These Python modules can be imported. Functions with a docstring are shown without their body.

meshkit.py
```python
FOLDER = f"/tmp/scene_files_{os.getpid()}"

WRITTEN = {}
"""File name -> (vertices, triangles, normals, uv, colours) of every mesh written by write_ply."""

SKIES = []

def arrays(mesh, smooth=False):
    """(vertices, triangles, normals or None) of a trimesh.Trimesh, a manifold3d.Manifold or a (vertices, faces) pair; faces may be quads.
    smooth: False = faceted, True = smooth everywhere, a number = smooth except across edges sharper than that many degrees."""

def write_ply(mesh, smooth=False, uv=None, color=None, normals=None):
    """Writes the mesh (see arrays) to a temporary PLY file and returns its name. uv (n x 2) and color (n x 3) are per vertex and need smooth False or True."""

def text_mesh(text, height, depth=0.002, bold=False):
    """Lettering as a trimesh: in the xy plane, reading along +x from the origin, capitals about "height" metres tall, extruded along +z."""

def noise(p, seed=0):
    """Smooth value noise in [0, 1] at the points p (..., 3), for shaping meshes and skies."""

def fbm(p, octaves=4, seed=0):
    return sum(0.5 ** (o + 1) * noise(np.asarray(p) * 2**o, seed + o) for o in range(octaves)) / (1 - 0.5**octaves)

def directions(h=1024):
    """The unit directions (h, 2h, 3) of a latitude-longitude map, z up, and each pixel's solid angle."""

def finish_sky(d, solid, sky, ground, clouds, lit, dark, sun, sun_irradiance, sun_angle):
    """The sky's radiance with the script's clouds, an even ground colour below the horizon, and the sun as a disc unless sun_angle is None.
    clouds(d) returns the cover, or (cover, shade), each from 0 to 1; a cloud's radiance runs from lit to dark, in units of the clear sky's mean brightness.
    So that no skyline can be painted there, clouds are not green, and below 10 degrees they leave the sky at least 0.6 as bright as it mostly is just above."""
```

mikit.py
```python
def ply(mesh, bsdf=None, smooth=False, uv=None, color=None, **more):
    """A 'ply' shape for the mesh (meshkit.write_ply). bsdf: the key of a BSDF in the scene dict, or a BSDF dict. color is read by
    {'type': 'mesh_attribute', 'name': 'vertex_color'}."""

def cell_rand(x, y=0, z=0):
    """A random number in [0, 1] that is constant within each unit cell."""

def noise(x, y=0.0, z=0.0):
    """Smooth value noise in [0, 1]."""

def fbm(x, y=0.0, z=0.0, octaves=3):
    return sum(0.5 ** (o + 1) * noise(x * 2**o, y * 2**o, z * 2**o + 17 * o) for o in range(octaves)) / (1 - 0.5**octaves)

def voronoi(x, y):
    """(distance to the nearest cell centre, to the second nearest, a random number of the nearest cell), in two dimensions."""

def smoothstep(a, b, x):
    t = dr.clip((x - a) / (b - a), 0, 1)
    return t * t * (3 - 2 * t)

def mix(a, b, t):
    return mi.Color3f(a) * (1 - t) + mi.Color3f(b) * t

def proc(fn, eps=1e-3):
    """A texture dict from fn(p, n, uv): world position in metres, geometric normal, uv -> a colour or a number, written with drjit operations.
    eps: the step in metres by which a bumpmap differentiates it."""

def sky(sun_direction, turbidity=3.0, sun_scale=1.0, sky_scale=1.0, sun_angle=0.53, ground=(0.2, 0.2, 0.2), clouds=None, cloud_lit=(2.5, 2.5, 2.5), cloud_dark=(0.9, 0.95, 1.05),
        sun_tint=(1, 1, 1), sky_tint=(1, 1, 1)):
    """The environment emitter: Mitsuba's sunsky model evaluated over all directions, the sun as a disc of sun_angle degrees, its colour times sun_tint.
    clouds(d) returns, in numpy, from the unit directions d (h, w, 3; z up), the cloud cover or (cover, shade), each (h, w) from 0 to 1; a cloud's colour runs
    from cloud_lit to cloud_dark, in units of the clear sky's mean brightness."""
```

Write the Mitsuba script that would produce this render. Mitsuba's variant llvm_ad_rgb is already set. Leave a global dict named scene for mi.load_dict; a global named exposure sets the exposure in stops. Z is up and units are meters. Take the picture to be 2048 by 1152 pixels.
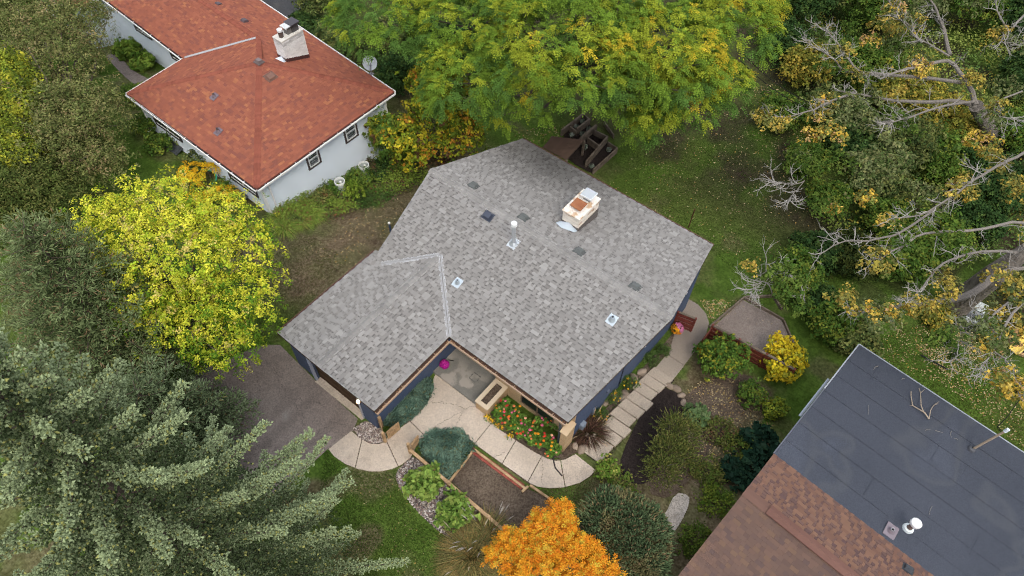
import math, random
import numpy as np, trimesh, mitsuba as mi, drjit as dr, mikit, meshkit
from shapely.geometry import Polygon, LineString, Point, box as sbox
from shapely.ops import split as shsplit
from shapely.prepared import prep

T = mi.ScalarTransform4f
scene, labels = {}, {}

# ------------------------------------------------------------------ camera, sky, exposure
CAM = np.array([16.1075, -10.5570, 27.1156]); YAW, PITCH, ROLL, FOC = 2.216594, 0.947356, 0.0337911, 1399.5165
def cam_axes():
    cy, sy, cp, sp = math.cos(YAW), math.sin(YAW), math.cos(PITCH), math.sin(PITCH)
    f = np.array([cy*cp, sy*cp, -sp]); r = np.array([sy, -cy, 0.]); u = np.cross(r, f)
    return f, r*math.cos(ROLL)+u*math.sin(ROLL), u*math.cos(ROLL)-r*math.sin(ROLL)
FWD, RGT, UPV = cam_axes()
scene['drone_camera'] = {'type': 'perspective', 'fov': 2*math.degrees(math.atan(1024/FOC)), 'fov_axis': 'x', 'near_clip': 0.1, 'far_clip': 2000.,
    'to_world': T().look_at(origin=CAM.tolist(), target=(CAM+FWD*10).tolist(), up=UPV.tolist())}
scene['sky'] = mikit.sky((0.5, -0.38, 0.8), turbidity=3, sun_scale=0.28, sun_angle=28, sun_tint=(.90, .98, 1.12),
                         clouds=lambda d: (np.ones(d.shape[:2]), 1-np.clip(d[..., 2], 0, 1)**.8),
                         cloud_lit=(2.75, 2.85, 3.05), cloud_dark=(.78, .82, .90), ground=(0.1, 0.11, 0.08))
exposure = 2.5

# ------------------------------------------------------------------ ground shape and survey helpers
def tz(x, y):
    y = np.asarray(y, float)
    return np.interp(y, [-60, -0.6, 0.2, 2, 6.5, 8.2, 9.2, 60], [0, 0, -.08, -.56, -1.68, -2.03, -2.1, -2.3])
#DEV
def _hit(x, y, z):
    d = FWD+RGT*((x-1024)/FOC)-UPV*((y-576)/FOC)
    return CAM+d*((z-CAM[2])/d[2])
def G(x, y, z=None):
    """the point seen at photo position x, y on the ground, or at height z"""
    if z is not None:
        p = _hit(x, y, z); return (round(float(p[0]), 3), round(float(p[1]), 3), z)
    z = 0.
    for _ in range(40):
        p = _hit(x, y, z); z = .5*z+.5*float(tz(p[0], p[1]))
    return (round(float(p[0]), 3), round(float(p[1]), 3), round(z, 3))
def GP(s, z=None):
    return [G(*map(float, w.split(',')), z) for w in s.split()]
def _pl(x, y, o, n):
    d = FWD+RGT*((x-1024)/FOC)-UPV*((y-576)/FOC); o = np.array(o); n = np.array(n)
    p = CAM+d*(((o-CAM)@n)/(d@n)); return tuple(round(float(v), 3) for v in p)
def RF(x, y): return _pl(x, y, (0, 0, 2.5), (0, -.255, 1))
def RB(x, y): return _pl(x, y, (0, 5.65, 3.94), (0, .255, 1))
def WX(x, y, X): return _pl(x, y, (X, 0, 0), (1, 0, 0))
def WY(x, y, Y): return _pl(x, y, (0, Y, 0), (0, 1, 0))
#END

# ------------------------------------------------------------------ materials
def col3(a): return {'type': 'rgb', 'value': list(a)}
def mat(key, d): scene[key] = d
VC = {'type': 'mesh_attribute', 'name': 'vertex_color'}
mat('paint', {'type': 'twosided', 'bsdf': {'type': 'diffuse', 'reflectance': VC}})
mat('leafy', {'type': 'principledthin', 'base_color': VC, 'roughness': .6, 'diff_trans': .28, 'spec_trans': 0.0, 'eta': 1.4})
mat('gloss', {'type': 'twosided', 'bsdf': {'type': 'principled', 'base_color': VC, 'roughness': .38, 'specular': .5}})
mat('metal', {'type': 'twosided', 'bsdf': {'type': 'principled', 'base_color': VC, 'roughness': .35, 'metallic': .75}})
mat('pane', {'type': 'twosided', 'bsdf': {'type': 'principled', 'base_color': col3((.012, .016, .02)), 'roughness': .06, 'specular': .7}})
nz, fb, vor, sst, mx = mikit.noise, mikit.fbm, mikit.voronoi, mikit.smoothstep, mikit.mix
def bumpy(tex, fn, scale, rough=None):
    b = {'type': 'diffuse', 'reflectance': tex} if rough is None else {'type': 'principled', 'base_color': tex, 'roughness': rough, 'specular': .4}
    return {'type': 'twosided', 'bsdf': {'type': 'bumpmap', 'arbitrary': mikit.proc(fn, eps=.01), 'scale': scale, 'bsdf': b}}

def lawn_col(p, n, uv):
    x, y = p.x, p.y
    big = fb(x*.22+3, y*.22+7, octaves=3); mid = fb(x*.9, y*.9, octaves=3); fine = nz(x*14, y*14); fin2 = nz(x*5+9, y*31); fin3 = nz(x*33+9, y*7)
    green = mx((.052, .102, .016), (.098, .155, .030), mid)
    green = mx(green, (.085, .100, .030), sst(.45, .8, big)*.55)
    brown = mx((.120, .085, .055), (.165, .130, .088), fine)
    # bare and thin ground: the strip between the houses, the wood edge, the yard under the oak
    brown = mx(brown, (.050, .040, .028), dr.maximum(sst(15, 18, y), sst(12.5, 14, x)*sst(9.5, 11, y)*sst(17, 15, x)*0.0))
    strip = sst(-9.5, -7.0, x)*sst(.6, -1.2, x)*sst(-3.5, -1.5, y)*sst(15, 11, y)*sst(.30, .52, fb(x*.55+11, y*.55, octaves=3)+.10)
    wood = sst(16, 21, y)*sst(.25, .6, fb(x*.5+1, y*.5+5, octaves=3))
    side = sst(12.0, 13.2, x)*sst(20.5, 19, x)*sst(-3.0, -.5, y)*sst(9.8, 9, y)*sst(.28, .5, fb(x*.7+4, y*.7+2, octaves=3)+.08)
    far = sst(-6, -9, x)*sst(-1, 1, y)*sst(.35, .6, mid)*.6
    patch = sst(.50, .72, fb(x*.5+21, y*.5+4, octaves=5))*.5
    front = sst(.5, .72, fb(x*.8+31, y*.8+14, octaves=2))*sst(-3.5, -5, y)*.8
    bare = dr.maximum(dr.maximum(dr.maximum(strip, wood), dr.maximum(side, far)), dr.maximum(patch, front))
    c = mx(green, brown, dr.clip(bare*(.55+.6*mid), 0, 1))
    c = c*(.8+.4*fb(x*2.1+5, y*2.1, octaves=3))
    return c*(.50+.52*fine+.28*fin2+.22*fin3)
mat('turf', bumpy(mikit.proc(lawn_col), lambda p, n, uv: nz(p.x*16, p.y*16)+.6*nz(p.x*41, p.y*41), .03))

def asphalt_col(p, n, uv):
    f = nz(p.x*28, p.y*28); b = fb(p.x*.6+2, p.y*.6, octaves=4)
    c = mx((.195, .160, .145), (.285, .243, .222), b)*(.72+.5*f)
    oil = sst(.62, .74, fb(p.x*1.3+30, p.y*1.3, octaves=4)); c = mx(c, (.12, .10, .09), oil*.3)
    track = sst(.35, .1, dr.abs(dr.abs(p.x-2.2)-.75))*sst(-4.2, -5.2, p.y); c = c*(1-.14*track)
    spill = sst(.5, .0, dr.sqrt(dr.square(p.x-1.15)+dr.square(p.y+6.15))+.35*fb(p.x*3, p.y*3, octaves=3))
    return mx(c, (.32, .31, .29), spill*.5)
mat('asphalt', bumpy(mikit.proc(asphalt_col), lambda p, n, uv: nz(p.x*40, p.y*40), .012))

def walk_col(p, n, uv):
    f = nz(p.x*45, p.y*45, p.z*30); f2 = nz(p.x*19, p.y*19, 3); b = fb(p.x*.8+9, p.y*.8, octaves=4)
    c = mx((.44, .37, .30), (.58, .50, .42), b)*(.72+.40*f+.18*f2)*(.86+.28*fb(p.x*.45, p.y*.45+3, octaves=3))
    return mx(c, (.25, .20, .15), sst(.62, .8, fb(p.x*2.2, p.y*2.2+5, octaves=4))*.22)
mat('concrete', bumpy(mikit.proc(walk_col), lambda p, n, uv: nz(p.x*50, p.y*50, p.z*50), .006))

def grey_con(p, n, uv):
    b = fb(p.x*1.1+4, p.y*1.1, octaves=4); f = nz(p.x*30, p.y*30, p.z*30)
    c = mx((.165, .16, .145), (.27, .26, .235), b)*(.85+.3*f)
    return mx(c, (.42, .38, .335), sst(.50, .64, fb(p.x*1.5+3, p.y*1.5+8, octaves=5))*.8*sst(.9, -.3, p.y))
mat('porch_concrete', bumpy(mikit.proc(grey_con), lambda p, n, uv: nz(p.x*40, p.y*40, p.z*40), .006))
def step_con(p, n, uv):
    f = nz(p.x*45, p.y*45, p.z*30); b = fb(p.x*.9+2, p.y*.9, octaves=4)
    c = mx((.37, .315, .26), (.49, .42, .345), b)*(.78+.4*f)
    return mx(c, (.20, .17, .15), sst(5.5, 9.0, p.y)*(.45+.5*b))
mat('step_concrete', bumpy(mikit.proc(step_con), lambda p, n, uv: nz(p.x*50, p.y*50, p.z*50), .006))

def soil_col(p, n, uv):
    f = nz(p.x*24, p.y*24); b = fb(p.x*1.3, p.y*1.3, octaves=4)
    return mx((.085, .062, .046), (.185, .145, .110), b)*(.55+.8*f)
mat('soil', bumpy(mikit.proc(soil_col), lambda p, n, uv: nz(p.x*18, p.y*18)+.5*nz(p.x*47, p.y*47), .05))
def mulch_col(p, n, uv):
    f = nz(p.x*30, p.y*30); g = nz(p.x*11, p.y*37)
    return mx((.018, .014, .014), (.06, .048, .045), f*.6+g*.4)
mat('mulch', bumpy(mikit.proc(mulch_col), lambda p, n, uv: nz(p.x*22, p.y*22)+nz(p.x*13, p.y*47), .06))
def gravel_col(p, n, uv):
    d1, d2, w = vor(p.x*14, p.y*14)
    c = mx((.10, .085, .075), (.40, .36, .33), w)
    return c*sst(-.05, .3, d2-d1)
def pale_gravel(p, n, uv):
    return mx((.34, .30, .26), (.56, .51, .46), vor(p.x*22, p.y*22)[2])*(.75+.5*fb(p.x*1.5, p.y*1.5, octaves=4))
mat('pale_gravel', bumpy(mikit.proc(pale_gravel), lambda p, n, uv: nz(p.x*30, p.y*30), .03))
mat('gravel', bumpy(mikit.proc(gravel_col), lambda p, n, uv: dr.minimum(vor(p.x*14, p.y*14)[0], .6)*-1.0, .05))

def membrane_col(p, n, uv):
    f = nz(p.x*40, p.y*40); b = fb(p.x*.35+2, p.y*.35, octaves=4)
    pond = fb(p.x*.22+7, p.y*.22+3, octaves=4); edge = sst(.03, .0, dr.abs(pond-.55))
    c = mx((.034, .041, .058), (.054, .062, .084), b)*(.82+.36*f); c = c*(1+.22*sst(.55, .62, pond))
    return mx(c, (.10, .105, .11), edge*.22)
mat('membrane', bumpy(mikit.proc(membrane_col), lambda p, n, uv: nz(p.x*60, p.y*60)+3*fb(p.x*.7, p.y*.7), .006, .75))

def wood_col(p, n, uv):
    g = nz(p.x*7, p.y*7, p.z*7); f = nz(p.x*38, p.y*38, p.z*38)
    return mx((.33, .21, .115), (.55, .39, .235), g)*(.75+.4*f)
mat('fence_wood', bumpy(mikit.proc(wood_col), lambda p, n, uv: nz(p.x*30, p.y*30, p.z*30), .006))
def old_wood(p, n, uv):
    g = nz(p.x*5, p.y*5, p.z*5); f = nz(p.x*38, p.y*38, p.z*38)
    return mx((.115, .09, .07), (.23, .19, .155), g)*(.7+.5*f)
mat('old_wood', bumpy(mikit.proc(old_wood), lambda p, n, uv: nz(p.x*30, p.y*30, p.z*30), .008))
def red_wood(p, n, uv):
    g = nz(p.x*4, p.y*4, p.z*9); f = nz(p.x*38, p.y*38, p.z*38)
    return mx((.105, .022, .016), (.19, .05, .035), g)*(.75+.45*f)
mat('red_wood', bumpy(mikit.proc(red_wood), lambda p, n, uv: nz(p.x*30, p.y*30, p.z*30), .006, .6))
def tan_stone(p, n, uv):
    b = fb(p.x*2.1, p.y*2.1, p.z*2.1, octaves=4); f = nz(p.x*40, p.y*40, p.z*40)
    return mx((.42, .29, .165), (.62, .46, .29), b)*(.8+.3*f)
mat('tan_stone', bumpy(mikit.proc(tan_stone), lambda p, n, uv: nz(p.x*30, p.y*30, p.z*30), .01))
def navy_col(p, n, uv):
    b = fb(p.x*1.2, p.y*1.2, p.z*.4, octaves=3); f = nz(p.x*45, p.y*45, p.z*6)
    return mx((.046, .066, .118), (.064, .088, .150), b)*(.88+.24*f)
mat('navy', bumpy(mikit.proc(navy_col), lambda p, n, uv: nz(p.x*40, p.y*40, p.z*6), .006, .6))
def white_brick(p, n, uv):
    b = fb(p.x*2.3, p.y*2.3, p.z*2.3, octaves=4); f = nz(p.x*30, p.y*30, p.z*30)
    c = mx((.80, .74, .66), (.90, .88, .84), f)
    return mx(c, (.48, .27, .10), sst(.54, .70, b)*.75)
mat('white_brick', bumpy(mikit.proc(white_brick), lambda p, n, uv: nz(p.x*26, p.y*26, p.z*26), .01))
def bark_col(p, n, uv):
    a = nz(p.x*9, p.y*9, p.z*2.0); f = nz(p.x*30, p.y*30, p.z*9)
    return mx((.085, .072, .062), (.27, .245, .22), a*.6+f*.4)
mat('bark', bumpy(mikit.proc(bark_col), lambda p, n, uv: nz(p.x*14, p.y*14, p.z*3), .05))
def rust_col(p, n, uv):
    b = fb(p.x*7, p.y*7, p.z*7, octaves=4)
    return mx((.22, .065, .026), (.36, .155, .07), b)
mat('rust', bumpy(mikit.proc(rust_col), lambda p, n, uv: nz(p.x*40, p.y*40, p.z*40), .004, .7))

# ------------------------------------------------------------------ mesh helpers
RNG = np.random.default_rng(7)
def srgb(r, g, b, k=1.):
    c = np.array([r, g, b], float)/255; return np.where(c < .04045, c/12.92, ((c+.055)/1.055)**2.4)*k
class MB:
    """collects faces with a colour per vertex into one mesh"""
    def __init__(s): s.V, s.F, s.C, s.n = [], [], [], 0
    def add(s, v, f, c=(.5, .5, .5)):
        v = np.asarray(v, float); f = np.asarray(f, int)
        if f.ndim == 2 and f.shape[1] == 4: f = np.vstack([f[:, [0, 1, 2]], f[:, [0, 2, 3]]])
        c = np.asarray(c, float); c = np.broadcast_to(c, (len(v), 3))
        s.V.append(v); s.F.append(f+s.n); s.C.append(c); s.n += len(v); return s
    def arr(s): return np.vstack(s.V), np.vstack(s.F), np.vstack(s.C)
    def box(s, x0, x1, y0, y1, z0, z1, c=(.5, .5, .5)):
        v, f = bx(x0, x1, y0, y1, z0, z1); return s.add(v, f, c)
    def beam(s, p, q, w, h, c=(.5, .5, .5), up=(0, 0, 1)): v, f = beam(p, q, w, h, up); return s.add(v, f, c)
    def tube(s, pts, rad, c=(.5, .5, .5), n=6): v, f = tube(pts, rad, n); return s.add(v, f, c)
    def lathe(s, prof, at, c=(.5, .5, .5), n=14, axis=None): v, f = lathe(prof, at, n, axis); return s.add(v, f, c)
    def out(s, key, bsdf='paint', smooth=False):
        v, f, c = s.arr(); return emit(key, v, f, c, bsdf, smooth)
def numbered(key):
    if key not in scene: return key
    i = 1
    while f'{key}_{i:03d}' in scene: i += 1
    return f'{key}_{i:03d}'
taken = set()
def thing(name, label, cat, group=None):
    """a thing's key: nothing is drawn here, its parts' keys start with it"""
    key, i = name, 0
    while key in taken: i += 1; key = f'{name}_{i:03d}'
    taken.add(key); labels[key] = {'label': label, 'category': cat}
    if group: labels[key]['group'] = group
    return key
def single(name, label, cat, group=None): return thing(name, label, cat, group)
def struct(name, kind='structure', label=None):
    key, i = name, 0
    while key in taken: i += 1; key = f'{name}_{i:03d}'
    taken.add(key); labels[key] = {'kind': kind}
    if label: labels[key]['label'] = label
    return key
SEEN, USED = {}, set()
def part(parent, name):
    k = parent+'__'+name; i = SEEN.get(k, 0)
    while True:
        c = k if i == 0 else f'{k}_{i:03d}'; i += 1
        if c not in scene and c not in USED: break
    SEEN[k] = i; USED.add(c); return c
def stuff(key): labels.setdefault(key, {})['kind'] = 'stuff'; return key
def emit(key, v, f, c, bsdf='paint', smooth=False):
    assert key not in scene, key
    proc = bsdf not in ('paint', 'leafy', 'gloss', 'metal')
    if smooth and not (smooth is True) and not proc: smooth = True
    scene[key] = mikit.ply((v, f), bsdf, smooth=smooth, **({} if proc else {'color': c}))
    return key
BOXF = np.array([[0, 3, 2, 1], [4, 5, 6, 7], [0, 1, 5, 4], [1, 2, 6, 5], [2, 3, 7, 6], [3, 0, 4, 7]])
def bx(x0, x1, y0, y1, z0, z1):
    return np.array([[x0, y0, z0], [x1, y0, z0], [x1, y1, z0], [x0, y1, z0], [x0, y0, z1], [x1, y0, z1], [x1, y1, z1], [x0, y1, z1]], float), BOXF
def unit(v): v = np.asarray(v, float); return v/np.maximum(np.linalg.norm(v, axis=-1, keepdims=True), 1e-12)
def beam(p, q, w, h, up=(0, 0, 1)):
    p, q = np.asarray(p, float), np.asarray(q, float); d = unit(q-p); u = np.asarray(up, float)
    if abs(d@u) > .97: u = np.array([1., 0, 0])
    s = unit(np.cross(d, u)); u = np.cross(s, d); s = s*w/2; u = u*h/2
    return np.array([p-s-u, q-s-u, q+s-u, p+s-u, p-s+u, q-s+u, q+s+u, p+s+u]), BOXF[:, ::-1]
def frames(pts):
    pts = np.asarray(pts, float); d = np.gradient(pts, axis=0); d = unit(d)
    a = np.where(np.abs(d[:, 2:3]) > .9, [[1., 0, 0]], [[0, 0, 1.]]); s = unit(np.cross(d, a)); return pts, d, s, np.cross(s, d)
def tube(pts, rad, n=6):
    pts, d, s, u = frames(pts); rad = np.broadcast_to(np.asarray(rad, float), (len(pts),))
    a = np.arange(n)*2*np.pi/n
    v = (pts[:, None]+rad[:, None, None]*(np.cos(a)[None, :, None]*s[:, None]+np.sin(a)[None, :, None]*u[:, None])).reshape(-1, 3)
    f = []
    for i in range(len(pts)-1):
        for k in range(n):
            a0, a1 = i*n+k, i*n+(k+1) % n; f.append([a0, a1, a1+n, a0+n])
    v = np.vstack([v, pts[:1], pts[-1:]]); m = len(pts)*n; f = np.array(f); f = np.vstack([f[:, [0, 1, 2]], f[:, [0, 2, 3]]])
    cap = [[m, (k+1) % n, k] for k in range(n)]+[[m+1, m-n+k, m-n+(k+1) % n] for k in range(n)]
    return v, np.vstack([f, cap])[:, ::-1]
def lathe(prof, at=(0, 0, 0), n=14, axis=None):
    prof = np.asarray(prof, float); a = np.arange(n)*2*np.pi/n; m = len(prof)
    v = np.stack([prof[:, None, 0]*np.cos(a), prof[:, None, 0]*np.sin(a), np.repeat(prof[:, None, 1], n, 1)], -1).reshape(-1, 3)
    if axis is not None:
        w = unit(axis); s = unit(np.cross(w, [0, 1, .1])); v = v[:, :1]*s+v[:, 1:2]*np.cross(w, s)+v[:, 2:]*w
    f = [[i*n+k, i*n+(k+1) % n, (i+1)*n+(k+1) % n, (i+1)*n+k] for i in range(m-1) for k in range(n)]
    return v+np.asarray(at, float), np.array(f)
def prism(poly, z0, z1, hole=True):
    """upright prism over a shapely polygon"""
    m = trimesh.creation.extrude_polygon(poly, z1-z0, engine='earcut'); v = np.array(m.vertices); v[:, 2] += z0; return v, np.array(m.faces)
def prism3(pts, depth):
    """slab: a flat 3-D outline pushed by the vector depth"""
    pts = np.asarray(pts, float); n = len(pts); d = np.asarray(depth, float)
    nn = unit(np.cross(pts[1]-pts[0], pts[2]-pts[0])); s = unit(pts[1]-pts[0]); t = np.cross(nn, s)
    p2 = np.stack([(pts-pts[0])@s, (pts-pts[0])@t], 1); tv, tf = trimesh.creation.triangulate_polygon(Polygon(p2), engine='earcut')
    idx = np.array([int(np.argmin(((p2-q)**2).sum(1))) for q in tv]); tf = idx[tf]
    f = list(tf)+[t_[::-1]+n for t_ in tf]
    for i in range(n): j = (i+1) % n; f += [[i, j+n, j], [i, i+n, j+n]]
    return np.vstack([pts, pts+d]), np.array(f)
def drape(poly, step, lift, zf=tz, thick=0.):
    """a sheet over the ground inside the polygon; with thick it gets a skirt down its edge"""
    V, F = [], []
    x0, y0, x1, y1 = poly.bounds; pp = prep(poly)
    for i in range(int(np.floor(x0/step)), int(np.ceil(x1/step))):
        for j in range(int(np.floor(y0/step)), int(np.ceil(y1/step))):
            c = sbox(i*step, j*step, (i+1)*step, (j+1)*step)
            if not pp.intersects(c): continue
            if pp.contains(c): gs = [c]
            else: gs = [g for g in getattr(poly.intersection(c), 'geoms', [poly.intersection(c)]) if g.geom_type == 'Polygon' and g.area > 1e-6]
            for g in gs:
                v, f = trimesh.creation.triangulate_polygon(g, engine='earcut'); F.append(f+sum(map(len, V))); V.append(v)
    v = np.vstack(V); f = np.vstack(F); v = np.column_stack([v, zf(v[:, 0], v[:, 1])+lift])
    n = np.cross(v[f[:, 1]]-v[f[:, 0]], v[f[:, 2]]-v[f[:, 0]])[:, 2] < 0; f[n] = f[n][:, ::-1]
    if thick:
        r = poly.exterior.segmentize(step); q = np.array(r.coords)[:-1]; k = len(q); zt = zf(q[:, 0], q[:, 1])+lift
        sv = np.vstack([np.column_stack([q, zt]), np.column_stack([q, zt-thick])]); a = np.arange(k); b = (a+1) % k
        sf = np.vstack([np.stack([a, b, b+k], 1), np.stack([a, b+k, a+k], 1)]); f = np.vstack([f, sf+len(v)]); v = np.vstack([v, sv])
    return v, f
def poly(pts): 
    p = Polygon([q[:2] for q in pts]); return p if p.is_valid else p.buffer(0)
def smooth_poly(pts, n=2):
    p = np.array([q[:2] for q in pts], float)
    for _ in range(n): q = np.roll(p, -1, 0); p = np.stack([.75*p+.25*q, .25*p+.75*q], 1).reshape(-1, 2)
    return Polygon(p).buffer(0)
def quads(P, A, B, tipc=None, basec=None, C=None):
    """kite-shaped leaves: base P-A, tip P+A, sides +-B lifted; C (n,3) colours"""
    n = len(P); v = np.stack([P-A, P+B, P+A, P-B], 1).reshape(-1, 3); k = np.arange(n)[:, None]*4
    f = np.vstack([k+[0, 1, 2], k+[0, 2, 3]]); return v, f, np.repeat(C, 4, 0)
def leaves(P, out, size, C, rng, up=.5, ratio=.55, spread=.8):
    """a leaf at each P facing roughly along out"""
    n = len(P); nrm = unit(out*(1-up)+np.array([0, 0, up])+rng.normal(0, spread*.6, (n, 3)))
    a = unit(np.cross(nrm, rng.normal(0, 1, (n, 3)))); b = np.cross(nrm, a); s = size*rng.uniform(.65, 1.3, (n, 1))
    v, f, c = quads(P, a*s*.5, b*s*.5*ratio+nrm*s*.12*rng.uniform(-1, 1, (n, 1)), C=C); return v, f, c
def pick(cols, w, n, rng, jit=.18):
    cols = np.array(cols, float); i = rng.choice(len(cols), n, p=np.array(w)/sum(w)); return cols[i]*rng.uniform(1-jit, 1+jit, (n, 1))*rng.uniform(.93, 1.07, (n, 3))

# ------------------------------------------------------------------ the setting: ground, drive, walk, beds
def grid_ground():
    xs = np.unique(np.concatenate([np.linspace(-400, -40, 10), np.arange(-40, 45.1, 1.0), np.linspace(45, 400, 10)]))
    ys = np.unique(np.concatenate([np.linspace(-400, -24, 10), np.arange(-24, 62.1, 1.0), [-.6, .2, 2, 6.5, 8.2, 9.2], np.linspace(62, 400, 10)]))
    X, Y = np.meshgrid(xs, ys, indexing='ij'); v = np.stack([X, Y, tz(X, Y)], -1).reshape(-1, 3); n = len(ys)
    i, j = np.meshgrid(np.arange(len(xs)-1), np.arange(n-1), indexing='ij'); a = (i*n+j).ravel()
    return v, np.vstack([np.stack([a, a+n, a+n+1], 1), np.stack([a, a+n+1, a+1], 1)])
v, f = grid_ground(); emit(struct('lawn'), v, f, None, 'turf')
def sheet(name, pts, bsdf, lift, step=.6, thick=0., kind='structure', rounds=0, label=None):
    P = smooth_poly(pts, rounds) if rounds else poly(pts)
    v, f = drape(P, step, lift, thick=thick); k = struct(name, kind, label); emit(k, v, f, np.zeros((len(v), 3)), bsdf); return P
sheet('driveway', GP("656,898 703,868 716,838 636,766 560,690 522,690 470,712 400,740 300,880 380,1020 560,985"), 'asphalt', .012, 2.)
# the walk, cut into its slabs
WALK = GP("656,899 668,914 690,929 715,939 740,944 762,944 785,939 803,931 822,916 838,884 870,864 908,860 945,884 950,890 1060,968 1076,975 1100,978 1128,976 1160,967 1180,954 1192,941 1151,908 1130,919 1112,922 1094,917 1070,905 1040,886 1000,860 978,839 962,815 952,803 872,745 866,760 866,778 858,800 843,820 820,843 800,856 774,876 771,884 760,888 742,888 722,878 703,862")
cuts = [GP(s) for s in ("727,868 708,948", "768,872 800,940", "815,838 862,884", "990,838 943,896", "1036,874 1000,935", "1088,905 1050,975", "1118,905 1132,985")]
def slabs(name, outline, cutlines, bsdf, lift, gap, zf=tz):
    k = struct(name); ps = [outline]
    for c in cutlines:
        L = LineString([q[:2] for q in c]); ps = [g for p in ps for g in shsplit(p, L).geoms]
    for p in ps:
        p = p.buffer(-gap/2, join_style=2)
        if p.area < .03: continue
        for g in getattr(p, 'geoms', [p]):
            v, f = drape(g, 1.2, lift, zf, thick=.12); emit(part(k, 'slab'), v, f, np.zeros((len(v), 3)), bsdf)
    return k
wk = slabs('front_walk', poly(WALK), cuts, 'concrete', .05, .035)
sheet('joint_soil', GP("670,905 720,935 770,942 800,930 830,895 870,866 905,862 945,886 1060,970 1100,976 1180,950 1150,910 1110,920 1040,884 965,815 872,750 864,790 800,858 770,886 742,887 705,866"), 'soil', .022, 1.2)
def crack(key, pts, w, lift, colr=(.06, .05, .045), wob=.03, seed=1):
    r = np.random.default_rng(seed); p = np.array([q[:2] for q in pts], float); L = LineString(p).segmentize(.12); p = np.array(L.coords); p[1:-1] += r.normal(0, wob, (len(p)-2, 2))
    d = np.gradient(p, axis=0); n = unit(np.stack([-d[:, 1], d[:, 0]], 1))*w/2*r.uniform(.5, 1.4, (len(p), 1)); z = tz(p[:, 0], p[:, 1])+lift
    v = np.vstack([np.column_stack([p-n, z]), np.column_stack([p+n, z])]); m = len(p); a = np.arange(m-1)
    f = np.vstack([np.stack([a, a+1, a+m+1], 1), np.stack([a, a+m+1, a+m], 1)]); emit(key, v, f, np.tile(colr, (len(v), 1)))
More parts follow.
